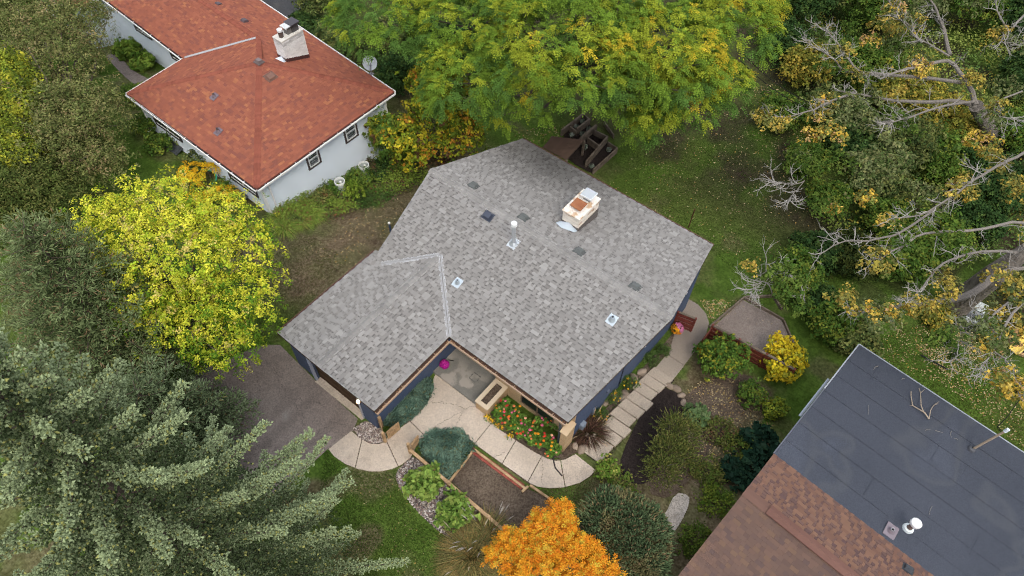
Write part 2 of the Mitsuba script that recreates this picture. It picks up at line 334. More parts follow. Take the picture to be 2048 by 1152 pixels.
for i, s in enumerate(("940,813 912,832 880,848 856,868", "962,812 940,814", "925,826 915,845 908,860", "862,802 878,808 902,808 930,818", "1010,905 985,918", "1084,912 1085,972")):
    crack(part(wk, 'crack'), GP(s), .018, .0535, (.22, .18, .145), seed=i)
for i, s in enumerate(("600,880 610,840 590,800 560,770 548,735", "590,800 620,800 650,815", "690,850 660,845 630,870")):
    crack(part('driveway', 'crack'), GP(s), .018, .018, (.14, .118, .108), wob=.06, seed=20+i)
# moss-dark joint between walk and steps
sheet('mulch_bed', GP("1312,775 1345,780 1364,795 1367,815 1356,840 1345,880 1318,930 1296,968 1262,970 1236,935 1255,880"), 'mulch', .03, .5, rounds=1)
sheet('garden_soil', GP("958,812 985,800 1070,862 1140,880 1155,905 1125,918 1095,914 1060,898 1000,858 975,835"), 'soil', .03, .5)
sheet('dirt_bed', GP("948,903 1060,980 1105,1000 1200,1080 1130,1140 1010,1066 902,962"), 'soil', .03, .6)
sheet('foundation_soil', GP("1150,885 1200,830 1300,720 1355,655 1370,660 1300,745 1175,880 1160,900"), 'soil', .03, .5)
sheet('slope_soil', GP("1362,795 1450,735 1520,760 1520,800 1460,840 1420,900 1380,960 1340,1000 1290,985 1300,915 1345,830"), 'soil', .016, .5, rounds=1)
gravelA = sheet('gravel_bed', GP("706,858 730,842 752,850 773,872 771,884 745,889 720,877"), 'gravel', .02, .5)
gravelB = sheet('gravel_bed', GP("790,945 812,925 826,908 900,968 1005,1066 960,1110 905,1085 850,1040 815,1000 795,970"), 'gravel', .02, .5, rounds=1)
sheet('step_joints', [(11.50, .42), (12.70, .42), (12.78, 6.7), (11.66, 6.7)], 'mulch', .0, .4)
sheet('crushed_path', GP("1350,985 1378,990 1378,1010 1362,1045 1340,1075 1305,1060 1330,1030"), 'pale_gravel', .03, .5, rounds=1)
P_gpad = sheet('gravel_pad', GP("1485,600 1562,640 1590,700 1560,730 1420,660"), 'asphalt', .025, .6)
sheet('side_path', GP("1337,711 1369,730 1388,700 1412,668 1418,648 1412,628 1396,610 1372,596 1340,600 1352,655"), 'step_concrete', .04, .6, thick=.1)
sheet('garden_path', GP("205,105 240,112 262,140 300,160 330,180 300,190 262,165 235,140"), 'asphalt', .03, .6, rounds=1)
# stones of the gravel beds
def pebbles(key, P, n, s0, s1, cols, rng, lift=.03):
    x0, y0, x1, y1 = P.bounds; mb = MB(); k = 0; pp = prep(P); V, C = [], []
    o = np.array([[1, 0, 0], [0, 1, 0], [-1, 0, 0], [0, -1, 0], [0, 0, 1]], float); fo = np.array([[0, 1, 4], [1, 2, 4], [2, 3, 4], [3, 0, 4]])
    while k < n:
        x, y = rng.uniform(x0, x1), rng.uniform(y0, y1)
        if not pp.contains(Point(x, y)): continue
        s = rng.uniform(s0, s1); a = rng.uniform(0, 6.3); R = np.array([[math.cos(a), -math.sin(a), 0], [math.sin(a), math.cos(a), 0], [0, 0, 1]])
        V.append((o*[s*rng.uniform(.7, 1.3), s*rng.uniform(.6, 1), s*.7])@R.T+[x, y, float(tz(x, y))+lift-.01]); C.append(np.array(cols[rng.integers(len(cols))])*rng.uniform(.8, 1.2)); k += 1
    mb.add(np.vstack(V), np.vstack([fo+5*i for i in range(n)]), np.repeat(np.array(C), 5, 0)); mb.out(key); stuff(key)
STN = [(.55, .50, .46), (.30, .25, .22), (.20, .16, .15), (.42, .36, .30), (.62, .58, .56), (.14, .11, .11), (.28, .20, .18)]
rg = np.random.default_rng(3)
k = struct('river_stones', 'stuff', 'rounded grey and brown stones in the wedge bed by the garage corner'); pebbles(k, gravelA, 700, .03, .06, STN, rg)
k = struct('river_stones', 'stuff', 'rounded grey and brown stones in the long bed below the wooden rail'); pebbles(k, gravelB.buffer(-.02), 2600, .03, .065, STN, rg)
# the steps, one tread each
st = struct('side_steps'); SX0, SX1 = 11.62, 12.62
ys = [.44, 1.52, 2.14, 2.78, 3.42, 4.06, 4.72, 5.36, 5.98, 6.62]
for i in range(9):
    y0, y1 = ys[i], ys[i+1]; z = -.13-.168*i; sk = .07*((i*7) % 3-1)
    pts = [(SX0+sk*.6-.03, y0+.03), (SX1+sk, y0+.05), (SX1+sk+.05, y1-.08), (SX0+sk*.6+.05, y1-.08)]
    v, f = prism(Polygon(pts), z-.3, z); emit(part(st, 'tread'), v, f, np.zeros((len(v), 3)), 'step_concrete')
for i, (a, b) in enumerate(((6.65, 7.75), (7.78, 8.9))):
    v, f = drape(sbox(11.75+.08*i, a, 12.72-.02*i, b), .6, .05, thick=.12); emit(part(st, 'tread'), v, f, np.zeros((len(v), 3)), 'step_concrete')
# low stones along the stairs
k = struct('edge_stones'); rg = np.random.default_rng(12)
for q in GP("1150,893 1163,900 1176,874 1187,862 1228,785 1222,795 1246,800 1252,790 1268,755 1290,752 1283,745 1338,772 1352,778 1362,792 1366,806 1212,806"):
    s = rg.uniform(.14, .22); v = np.array(trimesh.creation.icosphere(1).vertices); v = v*[s*1.3, s*.8, s*.6]*rg.uniform(.85, 1.15, (len(v), 1)); a = rg.uniform(0, 3); v = v@np.array([[math.cos(a), math.sin(a), 0], [-math.sin(a), math.cos(a), 0], [0, 0, 1]])
    emit(part(k, 'stone'), v+np.array(q)+[0, 0, .03], np.array(trimesh.creation.icosphere(1).faces), np.tile(np.array((.30, .24, .19))*rg.uniform(.8, 1.2), (len(v), 1)), smooth=True)
# the porch slab
pk = struct('porch_slab')
v, f = prism(Polygon([(4.57, 2.6), (4.57, -.55), (4.25, -.75), (7.05, -.78), (7.05, 2.6)]), -.1, .15); emit(pk, v, f, None, 'porch_concrete')
mb = MB()
for a in ((5.98, 6.36, -.02, .0), (5.98, 6.36, .33, .35), (5.98, 6.0, .0, .33), (6.34, 6.36, .0, .33)): mb.box(a[0], a[1], a[2], a[3], .148, .155, (.09, .09, .09))
mb.out(part(pk, 'drain_frame'))
crack(part(pk, 'crack'), [(4.7, .1), (5.2, .32), (5.9, .62), (6.6, 1.05), (7.0, 1.2)], .05, .235, (.05, .045, .04), seed=8)
# brick strip, each brick its own piece
bs = struct('brick_strip'); rb = np.random.default_rng(5); vb = {}
bA, bB = np.array(G(946, 894)), np.array(G(1054, 973)); bu = unit(bB-bA); bv = np.array([-bu[1], bu[0], 0])
L = np.linalg.norm(bB-bA); nb = int(L/.24)
for i in range(nb):
    for j in range(2):
        c = np.array((.30, .085, .068))*rb.uniform(.7, 1.25)
        if i % 2: o = bv*(-.19+.122*j); p, q = bA+bu*(i*.24+.005)+o, bA+bu*(i*.24+.235)+o; w = .112
        else: p = bA+bu*(i*.24+.06+.12*j)+bv*-.25; q = p+bv*.235; w = .110
        lift = np.array([0, 0, .03+rb.uniform(-.006, .008)]); v, f = beam(p+lift, q+lift, w, .06); emit(part(bs, 'brick'), v, f, np.tile(c, (8, 1)))

# ------------------------------------------------------------------ roofs
def plane_frame(p0, p1, p2):
    """origin p0, U along p0->p1 (the eave), V up the slope"""
    p0, p1, p2 = map(lambda q: np.asarray(q, float), (p0, p1, p2)); U = unit(p1-p0); N = unit(np.cross(U, p2-p0)); N = N*np.sign(N[2]); V = np.cross(N, U)
    return p0, U, V, N
def on_plane(fr, pts):
    o, U, V, N = fr; pts = np.asarray(pts, float)-o; return np.stack([pts@U, pts@V], 1)
def shingle_plane(fr, pl, e, tones, rng, kind, thick):
    """every shingle tab over the flat outline pl: list of (vertices, faces, colours, middle)"""
    o, U, V, N = fr; out = []; x0, y0, x1, y1 = pl.bounds; pp = prep(pl); ir = prep(pl.buffer(-.004))
    light, mid, dark = tones; nr = int((y1-y0)/e)+2
    for r in range(nr):
        v0 = y0+r*e; v1 = v0+e; u = x0-rng.uniform(0, .3); raised = bool(rng.integers(2)); tone = 0.; left = 0
        while u < x1:
            if left <= 0: tone = rng.normal(0, 1); left = rng.uniform(.5, 1.0)
            if kind == 'laminated': w = rng.choice([.10, .14, .19, .26, .34])*rng.uniform(.85, 1.15) if raised else rng.choice([.07, .11, .16, .24])*rng.uniform(.85, 1.15)
            else: w = rng.choice([.16, .20, .24, .30])
            left -= w; b = sbox(u, v0, u+w-.003, v1)
            if pp.intersects(b):
                if ir.contains(b): gs = [np.array([[u, v0], [u+w-.003, v0], [u+w-.003, v1], [u, v1]])] if kind != 'laminated' or raised else [np.array([[u, v0], [u+w-.003, v0], [u+w-.003, v1-e*.3], [u, v1-e*.3]]), np.array([[u, v1-e*.3], [u+w-.003, v1-e*.3], [u+w-.003, v1], [u, v1]])]
                else:
                    g = pl.intersection(b); gs = [np.array(q.exterior.coords)[:-1] for q in getattr(g, 'geoms', [g]) if q.geom_type == 'Polygon' and q.area > 2e-4]
                    gs = [q if Polygon(q).exterior.is_ccw else q[::-1] for q in gs]
                for q in gs:
                    if kind == 'laminated':
                        h = thick if raised else thick*.4
                        c = light[int(np.clip(round(1.3+.3*tone+rng.normal(0, .75)), 0, len(light)-1))] if raised else mid[int(np.clip(round(1+.25*tone+rng.normal(0, .5)), 0, len(mid)-1))]
                    else:
                        h = thick*rng.uniform(.7, 1.1); c = light[int(rng.choice(len(light), p=dark))]
                    c = np.array(c)*rng.uniform(.96, 1.04); n = len(q); t = np.clip((v1-q[:, 1])/e, 0, 1)
                    top = o+q[:, :1]*U+q[:, 1:]*V+(.004+h*(.35+.65*t))[:, None]*N; low = o+q[:, :1]*U+q[:, 1:]*V-.004*N
                    f = [[0, i, i+1] for i in range(1, n-1)]+[x for i in range(n) for x in ([i, i+n, (i+1) % n+n], [i, (i+1) % n+n, (i+1) % n])]
                    cc = np.vstack([np.tile(c, (n, 1)), np.tile(c*.45, (n, 1))])  # rim vertices darkened: a shadow line under each tab, put into the colour
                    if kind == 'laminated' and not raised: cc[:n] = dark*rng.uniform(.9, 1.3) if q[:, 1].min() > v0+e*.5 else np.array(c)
                    out.append((np.vstack([top, low]), np.array(f), cc, (top.mean(0))))
            u += w; raised = not raised
    return out
def lay_shingles(parent, tabs, most, eye=CAM):
    """the tabs that show largest as pieces of their own, the others as one mesh"""
    d = np.array([np.linalg.norm(t[3]-eye) for t in tabs]); order = np.argsort(d)
    near = set(order[:most].tolist()) if most else set(); mb = MB()
    for i, t in enumerate(tabs):
        if i in near: emit(part(parent, 'shingle'), t[0], t[1], t[2])
        else: mb.add(*t[:3])
    k = parent+'__shingle_field'; mb.out(k); stuff(k)
def caps(parent, name, p, q, e, wing, na, nb, cols, rng, runs=True, lift=.03, as_stuff=False, sep=True):
    """bent cap pieces along a ridge or hip from p to q; na, nb: the directions down both sides"""
    p, q = np.asarray(p, float), np.asarray(q, float); L = np.linalg.norm(q-p); d = (q-p)/L; na, nb = unit(na), unit(nb); n = int(L/e); up = np.array([0, 0, 1.]); mb = MB(); c = None; left = 0
    for i in range(n):
        if left <= 0: c = np.array(cols[rng.integers(len(cols))]); left = rng.integers(2, 6) if runs else 1
        left -= 1; a, b = p+d*(i*e-.01), p+d*((i+1)*e+.02); cc = c*rng.uniform(.92, 1.08)
        ha, hb = up*(lift+.014), up*lift
        v = np.array([a+na*wing+ha*.6, a+ha, a+nb*wing+ha*.6, b+na*wing+hb*.6, b+hb, b+nb*wing+hb*.6]); v = np.vstack([v, v-up*.02])
        f = [[0, 3, 4, 1], [1, 4, 5, 2], [0, 1, 7, 6], [1, 2, 8, 7], [0, 6, 9, 3], [2, 5, 11, 8], [3, 9, 10, 4], [4, 10, 11, 5]]
        f = np.array(f)
        if np.cross(v[4]-v[0], v[1]-v[0])[2] > 0: f = f[:, ::-1]
        if sep: emit(part(parent, name), v, np.vstack([f[:, [0, 1, 2]], f[:, [0, 2, 3]]]), np.vstack([np.tile(cc, (3, 1)), np.tile(cc*.9, (3, 1)), np.tile(cc*.3, (6, 1))]))
        else: mb.add(v, f, cc)
    if not sep: k = part(parent, name); mb.out(k); stuff(k)
def gutter(key, p, q, out, size, cl, cd, rng, litter=0, hang=True, bsdf='gloss', sub=True):
    """open trough along p->q lying on the side out"""
    p, q = np.asarray(p, float), np.asarray(q, float); o = unit(out); L = np.linalg.norm(q-p); d = (q-p)/L; z = np.array([0, 0, 1.]); mb = MB()
    mb.beam(p+o*size*.5-z*size*.85, q+o*size*.5-z*size*.85, size, .012, cd)
    mb.beam(p+o*.006-z*size*.45, q+o*.006-z*size*.45, .012, size*.8, cd)
    mb.beam(p+o*size-z*size*.42, q+o*size-z*size*.42, .014, size*.9, cl)
    mb.beam(p+o*(size-.004)+z*.008, q+o*(size-.004)+z*.008, .032, .016, cl)
    for e_ in (p+d*.006, q-d*.006): mb.beam(e_-z*size*.42, e_+o*size-z*size*.42, .012, size*.9, cl)
    if hang:
        for i in range(int(L/.95)): s = p+d*(.5+i*.95); mb.beam(s-o*.03+z*.012, s+o*size+z*.012, .028, .01, cl)
    mb.out(key, bsdf)
    if litter:
        n = int(L*litter); t = rng.uniform(.02, 1, n)**1.4; P = p+d*(t*L)[:, None]+o*rng.uniform(.03, size-.03, (n, 1))-z*size*rng.uniform(.1, .7, (n, 1))
        v, f, c = leaves(P, np.tile([0, 0, 1.], (n, 1)), .07, pick([(.36, .20, .10), (.22, .12, .07), (.50, .34, .2), (.12, .07, .05)], [3, 3, 2, 2], n, rng), rng, up=.7)
        if sub: k = key+'__leaf_litter'; emit(k, v, f, c); stuff(k)
def slab_on(mbx, pts, depth, c): v, f = prism3(pts, depth); mbx.add(v, f, c)
def downspout(key, pts, w, c): 
    mb = MB()
    for a, b in zip(pts[:-1], pts[1:]): mb.beam(a, b, w, w*.75, c, up=(0, 1, .01))
    mb.out(key, 'gloss')
def vent_pipe(key, at, h, r, c, plate, pc, tilt, hole=True, bsdf='metal', boot=True):
    """upright pipe with its square flashing on a slope of the given normal"""
    at = np.asarray(at, float); N = unit(tilt); s = unit(np.cross([0, 1, 0], N)); t = np.cross(N, s); mb = MB()
    mb.add(*lathe([(r, -.05), (r, h), (r*.8, h), (r*.8, h-.1), (0, h-.1)], at, 12), np.vstack([np.tile(c, (36, 1)), np.tile((.02, .02, .02), (24, 1))])); mb.out(key, bsdf)
    m2 = MB(); q = [at+N*.045+s*a*plate*.5+t*b*plate*.6 for a, b in ((-1, -1), (1, -1), (1, 1), (-1, 1))]; v, f = prism3(q, -N*.03); m2.add(v, f, pc)
    if boot: m2.add(*lathe([(r*2.3, .03), (r*1.15, .16), (r*1.15, .17)], at, 12), pc)
    m2.out(key+'__flashing', bsdf)
def box_vent(key, at, N, down, s, h, c):
    """low square roof vent with a sloped hood"""
    at = np.asarray(at, float); N = unit(N); dn = unit(np.asarray(down, float)-N*(np.asarray(down, float)@N)); sd = np.cross(N, dn); mb = MB(); g = lambda a, b, z: at+sd*a+dn*b+N*z
    v = np.array([g(-s*.5, -s*.5, .02), g(s*.5, -s*.5, .02), g(s*.5, s*.5, .02), g(-s*.5, s*.5, .02), g(-s*.42, -s*.3, h), g(s*.42, -s*.3, h), g(s*.46, s*.38, h*.92), g(-s*.46, s*.38, h*.92)])
    mb.add(v, BOXF, c); q = [g(a*s*.72, b*s*.62, .032) for a, b in ((-1, -1), (1, -1), (1, 1), (-1, 1))]; v, f = prism3(q, -N*.02); mb.add(v, f, np.array(c)*.8); mb.out(key, 'gloss')

# ------------------------------------------------------------------ the grey roofed house
HK = thing('ranch_house', 'navy walled house with a wide grey shingle roof in the middle of the picture', 'house')
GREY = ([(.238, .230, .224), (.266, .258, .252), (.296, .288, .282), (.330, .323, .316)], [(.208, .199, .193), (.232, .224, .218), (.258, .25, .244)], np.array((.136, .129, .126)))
SLP = .255; ROOF = HK+'__roof'; rg = np.random.default_rng(21)
mF = lambda x, y: (x, y, 2.5+SLP*y); mBk = lambda x, y: (x, y, 3.94-SLP*(y-5.65)); gL = lambda x, y: (x, y, 2.5+.237*(x+.57)); gR = lambda x, y: (x, y, 2.5+.237*(5.0-x))
front = [mF(*q) for q in ((-.084, .451), (2.215, 2.584), (5.0, 0), (11.05, 0), (11.94, 5.65), (-1.05, 5.65))]
back = [mBk(*q) for q in ((11.05, 11.29), (0, 11.29), (-1.05, 5.65), (11.94, 5.65))]
gleft = [gL(*q) for q in ((-.57, 1.34), (-.57, -4.32), (2.215, -4.52), (2.215, 2.584), (-.084, .451), (-.25, 1.34))]
gright = [gR(*q) for q in ((5.0, -4.32), (5.0, 0), (2.215, 2.584), (2.215, -4.52))]
frames_ = [plane_frame((0, 0, 2.5), (11, 0, 2.5), (0, 5.65, 3.94)), plane_frame((11, 11.29, 2.5), (0, 11.29, 2.5), (0, 5.65, 3.94)), plane_frame((-.57, 1, 2.5), (-.57, -4, 2.5), (2.215, 0, 3.16)), plane_frame((5, -4, 2.5), (5, 0, 2.5), (2.215, 0, 3.16))]
deck = MB()
for pts in (front, back, gleft, gright): slab_on(deck, pts, (0, 0, -.12), (.075, .05, .038))
deck.out(ROOF)
tabs = []
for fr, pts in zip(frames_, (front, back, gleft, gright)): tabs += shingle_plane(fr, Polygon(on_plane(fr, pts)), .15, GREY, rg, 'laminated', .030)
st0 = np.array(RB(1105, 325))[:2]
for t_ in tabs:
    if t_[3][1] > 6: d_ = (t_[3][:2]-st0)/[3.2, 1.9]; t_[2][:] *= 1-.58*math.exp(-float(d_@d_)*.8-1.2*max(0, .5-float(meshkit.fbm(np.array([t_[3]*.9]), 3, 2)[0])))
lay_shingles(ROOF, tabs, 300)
CAPC = [(.290, .283, .276), (.26, .253, .246), (.243, .236, .23), (.275, .268, .261)]
caps(ROOF, 'ridge_cap', (-1.05, 5.65, 3.94), (11.93, 5.65, 3.94), .16, .19, (0, -1, -SLP), (0, 1, -SLP), CAPC, rg)
caps(ROOF, 'ridge_cap', (2.215, -4.5, 3.16), (2.215, 2.5, 3.16), .17, .19, (-1, 0, -.237), (1, 0, -.237), CAPC, rg)
def valley(a, b, fr1, fr2, sgn):
    a, b = np.asarray(a, float), np.asarray(b, float); d = unit(b-a); z = np.array([0, 0, .045]); mb = MB()
    for fr, s in ((fr1, 1), (fr2, -1)):
        w = unit(np.cross(fr[3], d))*s*sgn
        mb.beam(a+z+w*.05, b+z+w*.05, .065, .008, (.33, .335, .35), up=fr[3]); mb.beam(a+z+w*.105+[0, 0, .004], b+z+w*.105+[0, 0, .004], .022, .012, (.50, .51, .53), up=fr[3])
    mb.out(part(ROOF, 'valley_flashing'), 'gloss')
valley((5.0, 0, 2.5), (2.215, 2.584, 3.16), frames_[0], frames_[3], 1)
valley((.3, .81, 2.706), (2.215, 2.584, 3.16), frames_[0], frames_[2], -1)
gutter(part(HK, 'gutter'), (5.12, 0, 2.42), (11.0, 0, 2.42), (0, -1, 0), .13, (.42, .29, .20), (.10, .06, .045), rg, 28)
gutter(part(HK, 'gutter'), (5.0, -4.3, 2.42), (5.0, -.13, 2.42), (1, 0, 0), .13, (.42, .29, .20), (.10, .06, .045), rg, 22)
gutter(part(HK, 'gutter'), (0, 11.29, 2.42), (11.05, 11.29, 2.42), (0, 1, 0), .13, (.12, .06, .045), (.07, .04, .03), rg, 26, hang=False)
gutter(part(HK, 'gutter'), (-.57, -4.3, 2.42), (-.57, 1.3, 2.42), (-1, 0, 0), .13, (.13, .06, .045), (.07, .04, .03), rg, 10, hang=False)
# walls
W = []
v, f = prism3([(10.9, .6, -.9), (10.9, 10.8, -2.6), (10.9, 10.8, 2.5), (10.9, 5.65, 3.78), (10.9, .6, 2.5)], (.14, 0, 0)); W.append((v, f))
v, f = prism3([(-.2, .6, -.9), (-.2, 10.8, -2.6), (-.2, 10.8, 2.5), (-.2, 5.65, 3.78), (-.2, .6, 2.48)], (.14, 0, 0)); W.append((v, f))
for a in ((-.05, 10.89, 10.66, 10.8, -2.6, 2.5), (4.6, 7.06, 2.4, 2.54, -.1, 3.0), (-.3, -.16, -4.12, 1.2, -.5, 2.42), (4.43, 4.57, -4.12, 2.4, -.5, 2.45), (-.3, .92, -4.15, -4.02, -.5, 2.6), (3.78, 4.57, -4.15, -4.02, -.5, 2.6), (.92, 3.78, -4.15, -4.02, 2.16, 2.75)): W.append(bx(*a))
v = np.vstack([w[0] for w in W]); F_ = []; o = 0
for w in W: ff = np.asarray(w[1]); ff = np.vstack([ff[:, [0, 1, 2]], ff[:, [0, 2, 3]]]) if ff.shape[1] == 4 else ff; F_.append(ff+o); o += len(w[0])
emit(HK+'__wall', v, np.vstack(F_), None, 'navy')
mb = MB(); mb.box(7.06, 11.05, .52, .6, -.5, 2.46); mb.box(10.88, 11.13, -.12, .52, -.3, 1.62); mb.box(7.06, 7.2, .6, 2.5, -.1, 2.6)
mb.out(HK+'__stone_wall', 'tan_stone')
mb = MB(); mb.box(10.84, 11.17, -.16, .519, 1.62, 1.68, (.62, .47, .31)); mb.out(HK+'__stone_wall__coping')
mb = MB(); mb.box(8.5, 10.1, .505, .53, .25, 1.25, (.05, .05, .055)); mb.out(HK+'__window', 'pane')
mb = MB()
for a in ((8.44, 8.5, .19, 1.31), (10.1, 10.16, .19, 1.31), (9.27, 9.33, .25, 1.25)): mb.box(a[0], a[1], .49, .54, a[2], a[3], (.16, .11, .08))
mb.box(8.5, 10.1, .49, .54, .19, .25, (.16, .11, .08)); mb.box(8.5, 10.1, .49, .54, 1.25, 1.31, (.16, .11, .08)); mb.out(HK+'__window__frame')
# side window with white casing, service boxes and cable on the right wall
mb = MB(); y0, y1, z0, z1 = 6.3, 7.7, .15, 1.35
for a in ((y0-.09, y0, z0-.09, z1+.09), (y1, y1+.09, z0-.09, z1+.09)): mb.box(11.0, 11.09, a[0], a[1], a[2], a[3], (.80, .82, .85))
for a in ((z0-.09, z0), (z1, z1+.09)): mb.box(11.0, 11.085, y0, y1, a[0], a[1], (.80, .82, .85))
k = part(HK, 'window'); mb2 = MB(); mb2.box(11.03, 11.055, y0, y1, z0, z1); mb2.out(k, 'pane'); mb.out(k+'__frame', 'gloss')
mb = MB(); mb.box(11.04, 11.2, 1.15, 1.42, -.1, .35, (.20, .24, .30)); mb.out(HK+'__meter_box', 'gloss')
mb = MB(); mb.box(11.04, 11.09, 2.1, 2.2, -.4, .3, (.13, .16, .22)); mb.box(11.04, 11.1, 3.15, 3.32, .1, .3, (.10, .12, .17)); mb.out(HK+'__service_box', 'gloss')
mb = MB(); mb.tube([(11.06, 4.2, 3.0), (11.07, 4.3, 1.2), (11.07, 4.35, -.9)], .018, (.02, .025, .035), 5); mb.out(HK+'__cable')
downspout(HK+'__downspout', [(10.75, -.05, 2.34), (10.75, .0, 1.9), (10.8, -.02, .1), (10.85, -.35, -.02), (11.25, -1.0, -.02)], .09, (.045, .055, .075))
mb = MB(); mb.tube([(10.85, -.35, .05), (11.0, -.62, .04), (11.3, -.88, .04), (11.72, -.98, .04)], .034, (.05, .045, .042), 8); mb.out(HK+'__drain_hose')
mb = MB(); mb.add(*lathe([(0, .1), (.05, .09), (.06, 0), (.05, -.1), (0, -.12)], (11.16, 9.35, 1.0), 10), (.85, .86, .88)); mb.box(11.04, 11.12, 9.28, 9.42, .9, 1.12, (.75, .77, .8)); mb.out(HK+'__wall_light', 'gloss')
# garage door, apron, trim and the lit lamp
gd = HK+'__garage_door'
mb = MB()
for i in range(4): mb.box(.94, 3.76, -4.0, -3.96, .02+i*.53, .53+i*.53, (.105, .070, .048))
mb.out(gd)
for i in range(4):
    for j in range(4): mb = MB(); mb.box(1.04+j*.68, 1.6+j*.68, -4.012, -3.99, .1+i*.53, .44+i*.53, (.085, .056, .038)); mb.out(part(gd, 'panel'))
mb = MB(); mb.box(.92, 3.78, -4.3, -4.0, -.1, .045); mb.out(HK+'__garage_sill', 'concrete')
mb = MB(); mb.box(.80, .96, -4.22, -4.14, 0, 2.3, (.30, .34, .44)); mb.out(part(HK, 'door_trim'), 'gloss'); mb = MB(); mb.box(3.74, 3.79, -4.2, -4.14, 0, 2.3, (.35, .36, .40)); mb.out(part(HK, 'door_trim'), 'gloss')
lk = HK+'__wall_lamp'; mb = MB(); mb.box(3.93, 4.07, -4.26, -4.15, 1.9, 2.0, (.06, .05, .05)); mb.out(lk)
v = np.array(trimesh.creation.icosphere(2).vertices)*.075+[4.0, -4.30, 2.03]
scene[lk+'__bulb'] = mikit.ply((v, np.array(trimesh.creation.icosphere(2).faces)), 'paint', smooth=True, color=np.tile((.9, .85, .75), (len(v), 1)), emitter={'type': 'area', 'radiance': {'type': 'rgb', 'value': [7., 4.6, 2.2]}})
# chimney of painted brick
ck = HK+'__chimney'; cx0, cx1, cy0, cy1 = 5.35, 6.22, 7.24, 8.80; rb = np.random.default_rng(4)
mb = MB(); mb.box(cx0+.02, cx1-.02, cy0+.02, cy1-.02, 3.0, 4.28, (.42, .36, .30)); mb.out(ck)
for r in range(6):
    z0 = 3.72+r*.092
    for side in range(4):
        L_ = (cx1-cx0) if side in (0, 2) else (cy1-cy0); n = max(2, int(L_/.23)); off = .5 if r % 2 else 0
        for i in range(n+1):
            a, b = max(0, (i-off)*L_/n), min(L_, (i+1-off)*L_/n)
            if b-a < .03: continue
            a += .006; b -= .006; j = rb.uniform(0, .008); z1 = z0+.082
            if side == 0: q = (cx0+a, cx0+b, cy0-j, cy0+.03, z0, z1)
            elif side == 2: continue
            elif side == 1: q = (cx1-.03, cx1+j, cy0+a, cy0+b, z0, z1)
            else: continue
            c = np.array((.80, .74, .66))*rb.uniform(.86, 1.06) if rb.random() > .16 else np.array((.55, .40, .29)); v, f = bx(*q); emit(part(ck, 'brick'), v, np.vstack([f[:, [0, 1, 2]], f[:, [0, 2, 3]]]), np.tile(c, (8, 1)))
mb = MB(); mb.box(cx0-.04, cx1+.04, cy0-.04, cy1+.04, 4.275, 4.34); mb.out(ck+'__crown', 'white_brick')
mb = MB(); mb.box(cx0-.015, cx1+.03, cy0-.03, cy0-.012, 3.44, 3.71, (.10, .085, .08)); mb.box(cx1+.012, cx1+.03, cy0-.03, cy1, 2.95, 3.71, (.10, .085, .08)); mb.box(cx0-.03, cx0-.012, cy0, cy1, 2.95, 3.71, (.10, .085, .08)); mb.out(ck+'__flashing', 'gloss')
mb = MB(); zc = lambda y: 3.94-SLP*(y-5.65)+.05
mb.add([(cx0-.05, cy0-.02, zc(cy0)), (cx1+.0, cy0-.02, zc(cy0)), ((cx0+cx1)/2-.05, cy0-.02, zc(cy0)+.2), ((cx0+cx1)/2-.2, cy0-.42, zc(cy0-.42)), (cx0-.12, cy0-.3, zc(cy0-.3)), (cx1-.02, cy0-.22, zc(cy0-.22))], [[0, 2, 4], [4, 2, 3], [3, 2, 5], [5, 2, 1]], (.46, .53, .60)); mb.out(ck+'__cricket', 'gloss')
mb = MB()
for a in ((5.62, 7.58, .12),): mb.box(5.62, 5.95, 7.62, 7.95, 4.33, 4.52, (.16, .10, .07))
mb.out(ck+'__flue'); v, f = prism3([(5.5, 7.48, 4.52), (6.07, 7.48, 4.52), (6.07, 8.05, 4.52), (5.5, 8.05, 4.52)], (0, 0, .03)); emit(ck+'__flue_cap', v, f, None, 'rust')
mb = MB(); mb.box(5.66, 6.0, 8.32, 8.62, 4.33, 4.62, (.22, .24, .27)); mb.out(part(ck, 'flue'), 'gloss')
mb = MB(); mb.add(*prism3([(5.55, 8.2, 4.64), (6.1, 8.2, 4.64), (6.1, 8.72, 4.64), (5.55, 8.72, 4.64)], (0, 0, .05)), (.42, .46, .50)); mb.box(5.53, 6.12, 8.18, 8.2, 4.61, 4.69, (.75, .79, .82)); mb.box(6.1, 6.12, 8.2, 8.74, 4.61, 4.69, (.75, .79, .82)); mb.out(part(ck, 'flue_cap'), 'gloss')
# roof furniture
NF, NBk = (0, -SLP, 1), (0, SLP, 1)
vent_pipe(HK+'__stack', (4.556, 4.771, 3.70), 1.2, .085, (.66, .70, .74), .42, (.60, .64, .68), NF)
mb = MB(); mb.add(*lathe([(.07, 1.16), (.13, 1.2), (.13, 1.36), (.06, 1.40), (0, 1.40)], (4.556, 4.771, 3.7), 14), (.80, .82, .84)); mb.out(HK+'__stack__cap', 'gloss')
vent_pipe(part(HK, 'vent_pipe'), (3.72, 2.02, 3.01), .22, .055, (.60, .68, .76), .36, (.56, .63, .68), NF)
vent_pipe(part(HK, 'vent_pipe'), (10.02, 4.27, 3.585), .24, .07, (.62, .70, .78), .38, (.58, .65, .70), NF)
for i, q in enumerate(((1.07, 6.2), (4.04, 6.12), (7.06, 6.12), (9.92, 6.07))): box_vent(part(HK, 'roof_vent'), mBk(*q), NBk, (0, 1, 0), .34, .16, (.115, .125, .125))
k = part(HK, 'roof_vent'); box_vent(k, (2.77, 5.2, 3.826), NF, (0, -1, 0), .36, .17, (.045, .055, .085)); labels[k] = {'label': 'dark blue roof vent on the front slope'}

